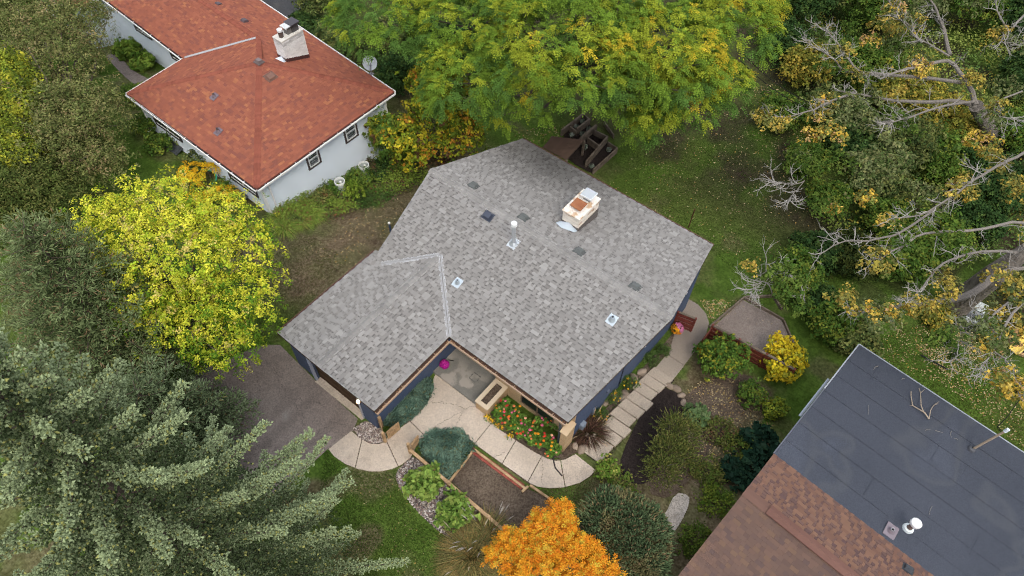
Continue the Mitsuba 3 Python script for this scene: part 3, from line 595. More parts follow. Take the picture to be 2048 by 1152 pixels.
# ------------------------------------------------------------------ the white house with the red roof
WK = thing('white_house', 'white sided house under a hipped red orange shingle roof with white gutters', 'house')
ZE = 2.2; WRF = WK+'__roof'; rg = np.random.default_rng(31)
pL, pN, pR = (-18.8, .66, ZE), (-7.9, .52, ZE), (-7.9, 10.0, ZE); pI = (-19.0, 4.45, ZE); pA = (-13.4, 5.8, 3.85); pW1 = (-16.2, 7.72, 3.05); pBm = (-16.2, 10.63, ZE); pW2 = (-38., 8.9, 3.05); pIf = (-38., 5.6, ZE); pBf = (-38., 12.2, ZE)
RED = [(.285, .102, .068), (.310, .114, .074), (.258, .094, .066), (.36, .145, .080), (.225, .086, .066)]; RW = [.36, .25, .22, .06, .11]
faces = [(pL, pN, pA), (pN, pR, pA), (pR, pBm, pA), (pBm, pW1, pA), (pI, pL, pA, pW1), (pIf, pI, pW1, pW2), (pBm, pBf, pW2, pW1)]
eaves = [(pL, pN, pA), (pN, pR, pA), (pR, pBm, pA), (pBm, pBf, pW1), (pI, pL, pA), (pIf, pI, pW1), (pBm, pBf, pW1)]
deck = MB(); tabs = []
for fc, ev in zip(faces, eaves):
    fr = plane_frame(*ev); pl = Polygon(on_plane(fr, fc)); q = [tuple(fr[0]+a*fr[1]+b*fr[2]) for a, b in on_plane(fr, fc)]
    slab_on(deck, q, (0, 0, -.1), (.20, .06, .045)); tabs += shingle_plane(fr, pl, .14, (RED, None, RW), rg, 'tab', .016)
q0 = G(142, 21, ZE); blk = [q0, (q0[0]-8, q0[1]+.2, ZE), (q0[0]-8, q0[1]+9, ZE), (q0[0]-.2, q0[1]+5.5, ZE)]; ap = (q0[0]-4, q0[1]+4.2, 3.4)
for i in range(4):
    fr = plane_frame(blk[i-1], blk[i], ap); slab_on(deck, [blk[i-1], blk[i], ap], (0, 0, -.1), (.20, .06, .045))
    if i in (0, 1): tabs += shingle_plane(fr, Polygon(on_plane(fr, [blk[i-1], blk[i], ap])), .14, (RED, None, RW), rg, 'tab', .016)
deck.out(WRF); lay_shingles(WRF, tabs, 0)
HC = [(.255, .086, .06), (.28, .095, .066), (.235, .08, .057)]
for a, b, na, nb in ((pN, pA, (-1, .0, -.3), (0, 1, -.3)), (pR, pA, (-1, 0, -.3), (0, -1, -.3)), (pL, pA, (1, 0, -.3), (0, 1, -.3)), (pW1, pA, (0, -1, 0), (1, .3, 0)), (pW2, pW1, (0, -1, -.26), (0, 1, -.26))):
    d = unit(np.array(b)-a); s = np.cross(d, [0, 0, 1]); s = unit(s); caps(WRF, 'ridge_cap_row', np.array(a)+d*.1, np.array(b)-d*.02, .14, .175, s*[1, 1, 0]+[0, 0, -.22], -s*[1, 1, 0]+[0, 0, -.22], HC, rg, runs=False, sep=False)
mb = MB(); a, b = np.array(pI)+[0, 0, .05], np.array(pW1)+[0, 0, .05]; mb.beam(a+(b-a)*.02, a+(b-a)*.98, .16, .02, (.36, .36, .38)); mb.out(WRF+'__valley_flashing', 'gloss')
WH, DK = (.86, .865, .87), (.06, .05, .055)
for p, q, o, hg in ((pL, pN, (0, -1, 0), 1), (pN, pR, (1, 0, 0), 1), (pR, pBm, (0, 1, 0), 0), (pBm, pBf, (0, 1, 0), 0), (pI, pL, (-1, 0, 0), 0), (pIf, pI, (0, -1, 0), 1)):
    gutter(part(WK, 'gutter'), np.array(p)-[0, 0, .05], np.array(q)-[0, 0, .05], o, .11, WH, DK if hg else (.5, .5, .5), rg, 6, hang=bool(hg))
gutter(part(WK, 'gutter'), np.array(blk[0])-[0, 0, .05], np.array(blk[3])-[0, 0, .05], (1, 0, 0), .11, WH, WH, rg, 0)
gutter(part(WK, 'gutter'), np.array(blk[1])-[0, 0, .05], np.array(blk[0])-[0, 0, .05], (0, -1, 0), .11, WH, WH, rg, 0)
# walls with lapped boards
SID = (.66, .735, .82); xr, xl, yf = -8.3, -18.4, .92
mb = MB(); mb.box(xl, xr-.03, yf+.03, 9.6, -2.4, 2.12, SID); mb.box(-36, xl-.6, 5.3, 10.3, -2.4, 2.12, SID); mb.box(q0[0]-7, q0[0]-.45, q0[1]+.5, q0[1]+8, -2.4, 2.12, SID); mb.out(WK+'__wall')
mb = MB(); pit = .128
for i in range(36):
    z = -2.4+i*pit
    if z+pit > 2.14: break
    mb.add(*prism3([(xr-.03, yf, z+.012), (xr+.034, yf, z+.012), (xr-.006, yf, z+pit), (xr-.03, yf, z+pit)], (0, 9.6-yf, 0)), SID)
    mb.add(*prism3([(xl, yf+.03, z+.012), (xl, yf-.034, z+.012), (xl, yf+.006, z+pit), (xl, yf+.03, z+pit)], (xr-xl, 0, 0)), SID)
    mb.add(*prism3([(-36, 5.3, z), (-36, 5.278, z), (-36, 5.296, z+pit), (-36, 5.33, z+pit)], (36-19.0, 0, 0)), SID)
k = WK+'__siding'; mb.out(k); stuff(k)
mb = MB(); 
for a_ in ((xr-.08, xr+.045, yf-.045, yf+.08), (xl-.03, xl+.08, yf-.045, yf+.08), (xr-.06, xr+.045, 9.5, 9.63)): mb = MB(); mb.box(*a_, -2.4, 2.12, WH); mb.out(part(WK, 'corner_board'), 'gloss')
mb = MB(); mb.add(*prism3([(xl-.35, .6, 2.10), (-7.92, .55, 2.10), (-7.92, 10., 2.10), (xl-.35, 10.4, 2.10)], (0, 0, .03)), (.62, .63, .66)); mb.out(WK+'__soffit')
def wx_window(y0, y1, z0, z1, X, n=2):
    k = part(WK, 'window'); mb = MB(); mb.box(X, X+.03, y0, y1, z0, z1); mb.out(k, 'pane'); b = .10; mb = MB(); D = (.05, .038, .042)
    for a in ((y0-b-.05, y0-.05, z0-b-.05, z1+b), (y1+.05, y1+b+.05, z0-b-.05, z1+b)): mb.box(X, X+.07, a[0], a[1], a[2], a[3], D)
    mb.box(X, X+.068, y0-.05, y1+.05, z0-b-.05, z0-.05, D); mb.box(X, X+.068, y0-.05, y1+.05, z1+.04, z1+b, D); mb.out(k+'__casing', 'gloss'); mb = MB()
    for a in ((y0-.05, y0+.015, z0-.05, z1+.04), (y1-.015, y1+.05, z0-.05, z1+.04)): mb.box(X+.02, X+.06, a[0], a[1], a[2], a[3], (.78, .79, .81))
    for z in (z0-.05, (z0+z1)/2-.03, z1-.02): mb.box(X+.02, X+.058, y0+.015, y1-.015, z, z+.06, (.78, .79, .81))
    mb.out(k+'__frame', 'gloss')
a, b = WX(611, 300, xr), WX(637, 327, xr); wx_window(3.93, 4.50, .86, 1.74, xr)
wx_window(6.56, 7.20, .86, 1.74, xr)
def wy_window(x0, x1, z0, z1, Y):
    k = part(WK, 'window'); mb = MB(); mb.box(x0, x1, Y-.03, Y, z0, z1); mb.out(k, 'pane'); mb = MB(); D = (.05, .038, .042); b = .12
    mb.box(x0-b, x0, Y-.07, Y, z0-b, z1+b, D); mb.box(x1, x1+b, Y-.07, Y, z0-b, z1+b, D); mb.box(x0, x1, Y-.068, Y, z0-b, z0, D); mb.box(x0, x1, Y-.068, Y, z1, z1+b, D); mb.out(k+'__casing', 'gloss'); mb = MB()
    mb.box(x0, x1, Y-.05, Y, z0, z0+.05, (.78, .79, .81)); mb.box((x0+x1)/2-.02, (x0+x1)/2+.03, Y-.05, Y, z0+.05, z1, (.78, .79, .81)); mb.out(k+'__frame', 'gloss')
wy_window(-17.2, -15.1, .9, 1.8, yf-.02); wy_window(-10.9, -8.9, .8, 1.8, yf-.02); wy_window(-22.2, -20.5, .35, 1.6, 5.28); wy_window(-25.6, -24.2, .8, 1.7, 5.28)
downspout(part(WK, 'downspout'), [(-7.85, 1.15, 2.1), (-8.18, 1.3, 1.9), (-8.2, 1.32, -.1), (-7.95, 1.36, -.2)], .085, WH)
downspout(part(WK, 'downspout'), [(-18.3, .6, 2.1), (-18.2, .84, 1.85), (-18.2, .84, -.05), (-18.3, .5, -.15)], .085, WH)
# chimney
ck = WK+'__chimney'; nb_ = np.cross(np.array(pBm)-pR, np.array(pA)-pR); c0 = _pl(574.7, 118.4, pR, nb_); zt = 4.62
cA, cB, cD = G(563, 84, zt), G(544.5, 73.6, zt), G(605, 58.5, zt); x0, x1, y0, y1 = cB[0], cA[0], cA[1], cD[1]; rb = np.random.default_rng(8)
mb = MB(); mb.box(x0+.02, x1-.015, y0+.015, y1-.02, 2.3, zt-.06, (.78, .78, .78)); mb.out(ck)
mb = MB()
for r in range(26):
    z = zt-.1-r*.08
    if z < 2.8: break
    for (a0, a1, fx) in ((y0, y1, 1), (x0, x1, 0)):
        n = int((a1-a0)/.21); off = .5 if r % 2 else 0
        for i in range(n+1):
            a, b = max(a0, a0+(i-off)*(a1-a0)/n)+.005, min(a1, a0+(i+1-off)*(a1-a0)/n)-.005
            if b-a < .03: continue
            c = np.array((.82, .83, .835))*rb.uniform(.88, 1.05)*(1 if r > 2 else rb.uniform(.6, 1)); j = rb.uniform(0, .006)
            if fx: mb.box(x1-.02, x1+j, a, b, z-.072, z, c)
            else: mb.box(a, b, y0-j, y0+.02, z-.072, z, c)
k = ck+'__brick'; mb.out(k); stuff(k)
mb = MB(); mb.box(x0-.02, x1+.02, y0-.02, y1+.02, zt-.06, zt, (.62, .60, .56)); mb.out(ck+'__crown')
zb = c0[2]; mb = MB(); v, f = prism3([(x1+.004, y0-.02, zb-.05), (x1+.004, y0-.02, zb+.3), (x1+.004, y1, zb+.3-.36*(y1-y0)), (x1+.004, y1, zb-.05-.36*(y1-y0))], (.015, 0, 0)); mb.add(v, f, (.07, .035, .035)); mb.box(x0-.01, x1+.019, y0-.022, y0-.008, zb-.1, zb+.28, (.07, .035, .035)); mb.out(ck+'__flashing', 'gloss')
mb = MB(); mb.add([(x0-.05, y0-.03, zb+.04), (x1, y0-.03, zb+.06), ((x0+x1)/2, y0-.03, zb+.3), (x0+.1, y0-.4, zb+.2), (x1+.02, y0-.2, zb+.14)], [[0, 2, 3], [3, 2, 4], [4, 2, 1]], (.62, .68, .76)); mb.out(ck+'__cricket', 'gloss')
xm = (x0+x1)/2; mb = MB(); mb.add(*lathe([(.13, 0), (.13, .28), (.10, .28)], (xm, y0+.3, zt), 12), (.08, .055, .05)); mb.add(*lathe([(.06, .28), (.15, .33), (.15, .45), (.05, .48), (0, .48)], (xm, y0+.3, zt), 12), (.72, .74, .76)); mb.out(part(ck, 'flue'), 'gloss')
mb = MB(); mb.box(xm-.16, xm+.16, y0+.62, y0+.98, zt, zt+.3, (.14, .13, .13)); mb.box(xm-.24, xm+.24, y0+.55, y0+1.05, zt+.42, zt+.46, (.55, .58, .62)); mb.box(xm-.26, xm+.26, y0+.53, y0+.55, zt+.38, zt+.47, (.75, .78, .8)); mb.out(part(ck, 'flue'), 'gloss')
mb = MB(); mb.box(xm-.2, xm+.2, y1-.55, y1-.12, zt, zt+.42, (.06, .055, .06)); mb.box(xm-.3, xm+.3, y1-.62, y1-.04, zt+.42, zt+.5, (.045, .04, .05)); mb.out(part(ck, 'flue'), 'gloss')
nFr = np.cross(np.array(pN)-pL, np.array(pA)-pL); nRt = np.cross(np.array(pR)-pN, np.array(pA)-pN); nWf = np.array((0, -.26, 1.)); nWb = np.array((0, .28, 1.))
for x, y, h, r in ((429, 194, .22, .055), (437, 264, .26, .06)): vent_pipe(part(WK, 'vent_pipe'), _pl(x, y, pL, nFr), h, r, (.10, .085, .09), .36, (.16, .125, .15), nFr, bsdf='gloss')
box_vent(part(WK, 'roof_vent'), pA, (0, 0, 1), (0, 1, 0), .34, .18, (.16, .125, .125)); box_vent(part(WK, 'roof_vent'), _pl(541, 154, pN, nRt), nRt, (1, 0, 0), .42, .10, (.17, .085, .06))
for x, y in ((489, 44), (437, 11)): box_vent(part(WK, 'roof_vent'), _pl(x, y, pW1, nWb), nWb, (0, 1, 0), .36, .17, (.085, .06, .07))
# the dish on the back eave
dk = thing('satellite_dish', 'round grey satellite dish on the red roof eave behind the white chimney', 'satellite dish')
dm = np.array(_pl(743, 148, pR, nb_)); ax = unit((.42, -.62, .62)); ctr = dm+np.array([-.22, .22, .5]); mb = MB(); R_ = .40
rr = np.linspace(0, 1, 7); mb.add(*lathe([(max(r, .001)*R_, .09*r*r) for r in rr]+[(R_+.012, .10), (R_+.012, .08)]+[(max(r, .001)*R_, .09*r*r-.012) for r in rr[::-1]], ctr, 28, ax), (.46, .50, .54)); mb.out(dk+'__reflector', 'gloss', smooth=30)
s = unit(np.cross(ax, (0, 0, 1))); t = np.cross(s, ax)
mb = MB(); mb.tube([dm, dm+[0, 0, .3], ctr-ax*.02], .028, (.14, .14, .16), 6); mb.box(dm[0]-.12, dm[0]+.12, dm[1]-.1, dm[1]+.1, dm[2]-.02, dm[2]+.04, (.2, .2, .22)); mb.out(dk+'__mount', 'gloss')
mb = MB(); low = ctr-t*R_; tip = ctr+ax*.42-t*.12; mb.tube([low, low+ax*.12-t*.03, tip], .016, (.5, .52, .55), 6); mb.out(dk+'__arm', 'gloss')
mb = MB(); mb.beam(tip-ax*.05, tip+ax*.07, .09, .09, (.3, .32, .34)); mb.out(dk+'__receiver', 'gloss')
mb = MB(); m0 = ctr+t*.17-s*.10+ax*.032; mb.beam(m0-s*.05, m0+s*.05, .006, .085, (.03, .035, .07), up=t); mb.beam(m0+s*.09-t*.02, m0+s*.10+t*.06, .02, .006, (.04, .05, .09), up=ax); mb.beam(m0+s*.02+t*.085, m0+s*.10+t*.07, .016, .006, (.04, .05, .09), up=ax)
for i in range(5): p_ = ctr-t*.13+s*(-.1+.045*i)+ax*.018; mb.beam(p_-s*.013, p_+s*.013, .006, .03, (.16, .18, .22), up=t)
mb.out(dk+'__emblem')

# ------------------------------------------------------------------ the neighbour with the dark flat roof
FK = thing('flat_roof_house', 'house with a dark grey flat roof joined to brown shingles at the lower right', 'house')
fa = math.radians(-5.3); fo = np.array([18.40, 10.75]); fx_, fy_ = np.array([math.cos(fa), math.sin(fa)]), np.array([-math.sin(fa), math.cos(fa)])
def FL(x, y, z): q = fo+fx_*x+fy_*y; return (q[0], q[1], z)
FZ = 2.15; rg = np.random.default_rng(41); YE, YR_ = -6.75, -9.13; ZR = FZ+.33*2.38; XE = 17.
mb = MB(); slab_on(mb, [FL(0, 0, FZ), FL(XE, 0, FZ), FL(XE, YE, FZ), FL(0, YE, FZ)], (0, 0, -.22), (.05, .055, .07)); mb.out(FK+'__flat_roof')
for i in range(7):
    y1 = -i*.98; y0 = max(YE, y1-1.03); mb = MB(); cutx = [0, 4.2+1.3*((i*5) % 3), 10.5+.8*((i*3) % 4), XE]
    for j in range(3):
        a, b = cutx[j]+.02, cutx[j+1]-.005+.03*(j < 2); z = .008+.006*(j % 2)
        slab_on(mb, [FL(a, y0, FZ+z+.010*0), FL(b, y0, FZ+z), FL(b, y1-.015, FZ+z+.003), FL(a, y1-.015, FZ+z+.003)], (0, 0, -.012), (.06, .066, .085))
    v, f, c = mb.arr(); emit(part(FK+'__flat_roof', 'membrane_sheet'), v, f, None, 'membrane')
for i in range(1, 7):
    mb = MB(); y = -i*.98-.03; mb.beam(FL(.03, y, FZ+.027), FL(XE-.02, y, FZ+.027), .05, .008); mb.out(part(FK+'__flat_roof', 'seam'), 'membrane')
for x_, y_ in ((1.1, -.3), (4.4, -1.9), (6.9, -4.3), (9.3, -2.3), (5.1, -5.4), (11.2, -3.6), (3.2, -4.9)):
    mb = MB(); mb.beam(FL(x_, y_, FZ+.027), FL(x_+.02, y_-.9, FZ+.027), .03, .008); mb.out(part(FK+'__flat_roof', 'patch_edge'), 'membrane')
mb = MB()
for a, b in ((FL(0, .01, FZ), FL(XE, .01, FZ)), (FL(-.01, 0, FZ), FL(-.01, -2.9, FZ))): mb.beam(np.array(a)+[0, 0, .0], np.array(b)+[0, 0, .0], .05, .045, (.30, .33, .37))
mb.beam(FL(-.01, -2.9, FZ), FL(-.01, YE, FZ), .05, .04, (.09, .10, .125)); mb.beam(FL(-.10, -2.3, FZ-.12), FL(-.10, -4.6, FZ-.12), .10, .05, (.20, .23, .27)); mb.out(FK+'__flat_roof__drip_edge', 'gloss')
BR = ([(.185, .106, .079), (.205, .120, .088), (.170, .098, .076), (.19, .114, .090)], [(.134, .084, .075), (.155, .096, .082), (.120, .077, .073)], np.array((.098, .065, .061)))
rear = [FL(XE, YE, FZ), FL(0, YE, FZ), FL(0, YR_, ZR), FL(XE, YR_, ZR)]; frt = [FL(-.0, YR_-5.2, ZR-.33*5.2), FL(XE, YR_-5.2, ZR-.33*5.2), FL(XE, YR_, ZR), FL(0, YR_, ZR)]
SR = FK+'__shingle_roof'; mb = MB(); slab_on(mb, rear, (0, 0, -.15), (.13, .08, .07)); slab_on(mb, frt, (0, 0, -.15), (.13, .08, .07)); mb.out(SR)
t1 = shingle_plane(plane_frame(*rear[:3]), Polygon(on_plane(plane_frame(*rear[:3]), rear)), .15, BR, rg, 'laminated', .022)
fr = plane_frame(*frt[:3]); BR2 = ([(.140, .093, .078), (.152, .098, .080), (.128, .086, .075), (.165, .107, .080), (.118, .082, .076)], None, [.32, .25, .2, .1, .13])
t2 = shingle_plane(fr, Polygon(on_plane(fr, frt)), .15, BR2, rg, 'tab', .022)
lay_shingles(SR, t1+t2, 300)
mb = MB(); n_ = 11; 
for i in range(n_):
    a, b = .95+i*1.2, .95+(i+1)*1.2; c = np.array((.155, .085, .07))*rg.uniform(.85, 1.2)
    for sg in (1, -1): mb.add([FL(a, YR_, ZR+.11), FL(b, YR_, ZR+.11), FL(b, YR_+sg*.2, ZR+.05), FL(a, YR_+sg*.2, ZR+.05), FL(a, YR_+sg*.2, ZR-.02), FL(b, YR_+sg*.2, ZR-.02)], [[0, 1, 2, 3], [3, 2, 5, 4]], c)
    if i == 0: mb.add([FL(a, YR_, ZR+.11), FL(a, YR_+.2, ZR+.05), FL(a, YR_+.2, ZR-.05), FL(a, YR_-.2, ZR-.05), FL(a, YR_-.2, ZR+.05)], [[0, 1, 2], [0, 2, 3], [0, 3, 4]], c)
mb.out(SR+'__ridge_vent')
mb = MB(); mb.add([FL(-.01, YR_, ZR+.05), FL(.95, YR_, ZR+.05), FL(.95, YR_+.2, ZR-.01), FL(-.01, YR_+.2, ZR-.01), FL(.95, YR_-.2, ZR-.01), FL(-.01, YR_-.2, ZR-.01)], [[0, 1, 2, 3], [1, 0, 5, 4]], (.165, .098, .08)); mb.out(SR+'__ridge_cap')
mb = MB(); slab_on(mb, [FL(.35, -.3, -3), FL(XE-.3, -.3, -3), FL(XE-.3, -13.5, -3), FL(.35, -13.5, -3)], (0, 0, 3.9), (.36, .33, .30)); mb.box(0, .01, 0, .01, -3, -2.9); mb.out(FK+'__wall')
fz = FZ+.015
p = G(1816, 1057, fz); mb = MB(); mb.add(*lathe([(.20, 0), (.17, .10), (.10, .12)], p, 16), (.62, .68, .70)); mb.out(FK+'__flue__collar', 'gloss')
mb = MB(); mb.add(*lathe([(.09, 0), (.09, .5)], p, 12), (.13, .075, .06)); mb.out(FK+'__flue', 'gloss'); mb = MB(); mb.add(*lathe([(.09, .48), (.19, .52), (.19, .64), (.15, .67), (0, .68)], p, 18), (.86, .87, .88)); mb.out(FK+'__flue__cap', 'gloss', smooth=40)
vent_pipe(FK+'__vent_pipe', G(1781, 1062, fz), .2, .065, (.40, .40, .44), .42, (.20, .17, .20), (.1, -.1, 1), bsdf='gloss')
p = np.array(G(1816, 1138, FZ+.2)); box_vent(FK+'__roof_vent', (p[0], p[1], FZ+.33*(YE-(np.array([p[0], p[1]])-fo)@fy_)), (0, .33, 1), (0, 1, 0), .26, .13, (.045, .05, .06))
mk = thing('service_mast', 'tilted weathered service mast standing on the dark flat roof near its far edge', 'mast')
p = np.array(G(1944, 899, fz)); q = p+np.array([.30, .35, 1.65]); mb = MB(); mb.tube([p, p+(q-p)*.9], .045, (.36, .29, .22), 8); mb.out(mk+'__pole'); mb = MB(); mb.tube([p+(q-p)*.9, q], .07, (.62, .68, .74), 8); mb.out(mk+'__weather_head', 'gloss'); mb = MB(); mb.add(*lathe([(.15, 0), (.12, .08), (.05, .14)], p-[.02, 0, 0], 10), (.08, .085, .10)); mb.out(mk+'__boot', 'gloss')
mb = MB(); w0 = p+(q-p)*.82
for o in (.0, .06): mb.tube([w0+[0, 0, o], w0+[-.15, .3, -.2+o], w0+[.0, .9, -.1], w0+[.5, 6, 1.2], w0+[1.2, 15, 3.2]], .014, (.02, .02, .022), 4)
mb.out(mk+'__cable')
# fallen branch and twigs on that roof
bk = single('fallen_branch', 'bare forked grey branch lying on the dark flat roof', 'branch'); mb = MB(); GB = (.40, .33, .26)
for s, r0, r1 in (("1858,838 1848,826 1826,810 1822,790 1821,783", .032, .012), ("1848,826 1841,812 1842,785 1838,776", .024, .010), ("1858,838 1860,822 1868,810 1878,803", .02, .007), ("1842,785 1848,780", .01, .005), ("1826,810 1818,812", .01, .005), ("1868,810 1876,808", .008, .004)):
    q = [np.array(G(*map(float, w.split(',')), FZ+.10)) for w in s.split()]; q = [a+[0, 0, .05*math.sin(i*2.1)] for i, a in enumerate(q)]; mb.tube(q, np.linspace(r0, r1, len(q)), GB, 6)
mb.out(bk)
tk = struct('roof_twigs', 'stuff', 'short pale twigs scattered on the dark flat roof'); mb = MB(); r_ = np.random.default_rng(2)
for x, y in ((1856, 860), (1878, 864), (1912, 878), (1902, 868), (1752, 735), (1738, 820), (1806, 758), (1862, 1021)):
    p = np.array(G(x, y, fz+.03)); a = r_.uniform(0, 3); L_ = r_.uniform(.06, .2); d = np.array([math.cos(a), math.sin(a), 0]); n_ = np.array([-d[1], d[0], 0]); mb.tube([p-d*L_, p+n_*.03, p+d*L_+n_*r_.uniform(-.05, .05)], .006, (.34, .31, .27), 4)
mb.out(tk)

# ------------------------------------------------------------------ fences, rails, beds
GZ = lambda p, h=0.: np.array([p[0], p[1], float(tz(p[0], p[1]))+h])
rg = np.random.default_rng(51)
def board_fence(key, p, q, h, pw, bname, n, th, bsdf, post_h=.06, posts=2, cap=None, vertical=True, gap=.012):
    p, q = np.asarray(p, float), np.asarray(q, float); d = unit(q-p); L_ = np.linalg.norm((q-p)[:2]); s = np.array([-d[1], d[0], 0])
    if vertical:
        w = L_/n
        for i in range(n):
            a = p+d*(i*w+gap/2); b = p+d*((i+1)*w-gap/2); m = (a+b)/2; hh = h*rg.uniform(.97, 1.02); mb = MB(); mb.add(*prism3([a-s*th/2, b-s*th/2, b-s*th/2+[0, 0, hh], a-s*th/2+[0, 0, hh]], s*th)); mb.out(part(key, bname), bsdf)
    else:
        w = h/n
        for i in range(n): a = p+[0, 0, i*w+gap+w*.5-gap*.5]+s*.02*(i % 2); b = q+[0, 0, i*w+gap+w*.5-gap*.5]+s*.02*(i % 2); mb = MB(); mb.beam(a, b, th, w-gap); mb.out(part(key, bname), bsdf)
    for i in range(posts):
        c = p+(q-p)*(i/max(posts-1, 1)); mb = MB(); mb.box(c[0]-pw/2, c[0]+pw/2, c[1]-pw/2, c[1]+pw/2, c[2]-.1, c[2]+h+post_h); mb.out(part(key, 'post'), bsdf)
    if cap: mb = MB(); mb.beam(p+[0, 0, h+.02], q+[0, 0, h+.02], cap, .04); mb.out(part(key, 'cap_rail'), bsdf if bsdf != 'red_wood' else 'old_wood')
ga, gb = G(740, 856, .0), G(771, 884, .0)
key = thing('picket_fence', 'short wooden fence panel running from the garage corner to the walk', 'fence'); board_fence(key, (4.62, -3.98, 0), gb, .82, .11, 'board', 8, .025, 'fence_wood', cap=None, posts=2, post_h=.1)
key = thing('gate', 'open wooden gate leaf swung in beside the garage fence panel', 'gate'); qa = np.array(gb)+[.03, .14, .06]; qb = np.array(G(801, 858, .06)); board_fence(key, qa, qb, .72, .06, 'board', 7, .022, 'fence_wood', posts=0); mb = MB()
for zz in (.12, .62): mb.beam(qa+[-.02, 0, zz], qb+[-.02, 0, zz], .03, .07)
mb.out(key+'__brace', 'fence_wood')
ra, rb_, rc = G(821, 906, 0), G(1012, 1070, 0), G(901, 968, 0)
key = thing('gate', 'open wooden gate leaf standing at the upper end of the long wooden rail', 'gate'); qa = np.array(ra)+[.02, .1, .06]; qb = np.array(G(839, 884, .06)); board_fence(key, qa, qb, .72, .06, 'board', 7, .022, 'fence_wood', posts=0); mb = MB()
for zz in (.12, .62): mb.beam(qa+[.02, 0, zz], qb+[.02, 0, zz], .03, .07)
mb.out(key+'__brace', 'fence_wood')
key = thing('rail_fence', 'long low wooden fence with a pale flat top rail above the stone bed', 'fence')
p, q = np.array(ra), np.array(rb_); d = unit(q-p); L_ = np.linalg.norm(q-p)
for i in range(int(L_/.24)): a, b = p+d*(i*.24+.04), p+d*(i*.24+.2); mb = MB(); mb.beam((a+b)/2+[0, 0, .03], (a+b)/2+[0, 0, .42], .16, .022, up=(-d[1], d[0], 0)); mb.out(part(key, 'slat'), 'old_wood')
mb = MB(); mb.beam(p+[0, -.02, .44], q+[0, -.02, .44], .13, .04); mb.out(key+'__top_rail', 'fence_wood'); mb = MB(); mb.beam(p+[0, .04, .1], q+[0, .04, .1], .04, .09); mb.out(key+'__rail', 'old_wood')
for t_, hh in ((0, .95), (.42, .5), (.83, .5), (1., .5)): c = p+(q-p)*t_; mb = MB(); mb.box(c[0]-.055, c[0]+.055, c[1]-.055, c[1]+.055, -.1, hh); mb.out(part(key, 'post'), 'fence_wood')
key = thing('timber_edging', 'pale timber edging round the bare soil bed', 'edging')
for s in ("900,964 948,901", "949,901 1049,978", "1044,985 1056,974", "1060,972 1106,1004"):
    a, b = GP(s); mb = MB(); mb.beam(np.array(a)+[0, 0, .06], np.array(b)+[0, 0, .06], .09, .12); mb.out(part(key, 'timber'), 'fence_wood')
# stone planter at the porch
key = thing('stone_planter', 'tan stone planter box with bare dark soil beside the porch', 'planter'); X0, X1, Y0, Y1, H_ = 7.1, 7.72, -.86, .50, .62
mb = MB(); w = .13
for a in ((X0, X1, Y0, Y0+w), (X0, X1, Y1-w, Y1), (X0, X0+w, Y0+w, Y1-w), (X1-w, X1, Y0+w, Y1-w)): mb.box(*a, -.1, H_)
mb.out(key+'__box', 'tan_stone'); mb = MB(); w2 = .15
for a in ((X0-.03, X1+.03, Y0-.03, Y0+w2), (X0-.03, X1+.03, Y1-w2, Y1+.0), (X0-.03, X0+w2, Y0+w2, Y1-w2), (X1-w2, X1+.03, Y0+w2, Y1-w2)): mb.box(*a, H_, H_+.05, (.60, .50, .37))
mb.out(key+'__coping'); mb = MB(); mb.box(X0+w, X1-w, Y0+w, Y1-w, H_-.2, H_-.05); mb.out(key+'__soil', 'soil')
# red fences by the lower path
key = thing('red_fence', 'long red board fence with a grey cap running right from the lower path', 'fence'); pa = np.array([12.78, 9.95, -2.1]); pb = np.array([16.9, 10.2, -2.1])
board_fence(key, pa, pb, 1.15, .1, 'board', 8, .03, 'red_wood', posts=4, vertical=False, gap=.03, cap=.12)
mb = MB(); mb.beam(pa+[0, -.04, .6], pa+[0, -.9, .55], .05, .9); mb.out(key+'__end_panel', 'red_wood')
key = thing('red_fence', 'short red board fence between the navy wall and the lower path', 'fence'); pa = np.array([11.1, 9.55, -2.1]); pb = np.array([11.95, 9.75, -2.1])
board_fence(key, pa, pb, 1.15, .09, 'board', 7, .03, 'red_wood', posts=2, vertical=False, gap=.03, cap=.1)
# gravel pad edging
key = thing('timber_edging', 'weathered timber edging round the gravel pad behind the red fence', 'edging')
for s in ("1487,597 1418,656", "1489,598 1566,642", "1566,644 1590,700", "1487,597 1545,594", "1545,594 1562,620"):
    a, b = GP(s); mb = MB(); mb.beam(np.array(a)+[0, 0, .08], np.array(b)+[0, 0, .08], .08, .2); mb.out(part(key, 'timber'), 'old_wood')
# raised beds behind the house
def zt_(p, h): return GZ(p, h)
key = thing('raised_bed', 'dark weathered timber raised beds behind the grey roofed house', 'raised bed'); S_ = lambda u, v: (1080+u/8.86, 230+v/8.86)
for (u0, v0, u1, v1, w, h) in ((370, 375, 770, 70, .2, .5), (640, 350, 870, 170, .2, .5), (790, 450, 985, 290, .24, .55), (480, 790, 800, 450, .12, .7), (800, 940, 1180, 490, .17, .55), (930, 1050, 1355, 670, .14, .4), (830, 505, 1035, 655, .16, .5), (520, 295, 640, 385, .14, .45), (985, 300, 985, 300, .1, .1), (940, 360, 1190, 480, .13, .45), (1190, 560, 1355, 670, .12, .4), (770, 75, 870, 170, .1, .4), (1130, 180, 1300, 420, .1, .3)):
    if (u0, v0) == (u1, v1): continue
    a, b = G(*S_(u0, v0)), G(*S_(u1, v1)); mb = MB(); mb.beam(GZ(a, h*.5), GZ(b, h*.5), w*.55, h); mb.out(part(key, 'timber'), 'old_wood')
P_ = poly([G(*S_(u, v)) for u, v in ((420, 370), (770, 75), (870, 170), (985, 290), (1190, 480), (1355, 660), (930, 1050), (640, 900), (480, 780))]); v, f = drape(P_, .6, .06); emit(key+'__soil', v, f, None, 'mulch')
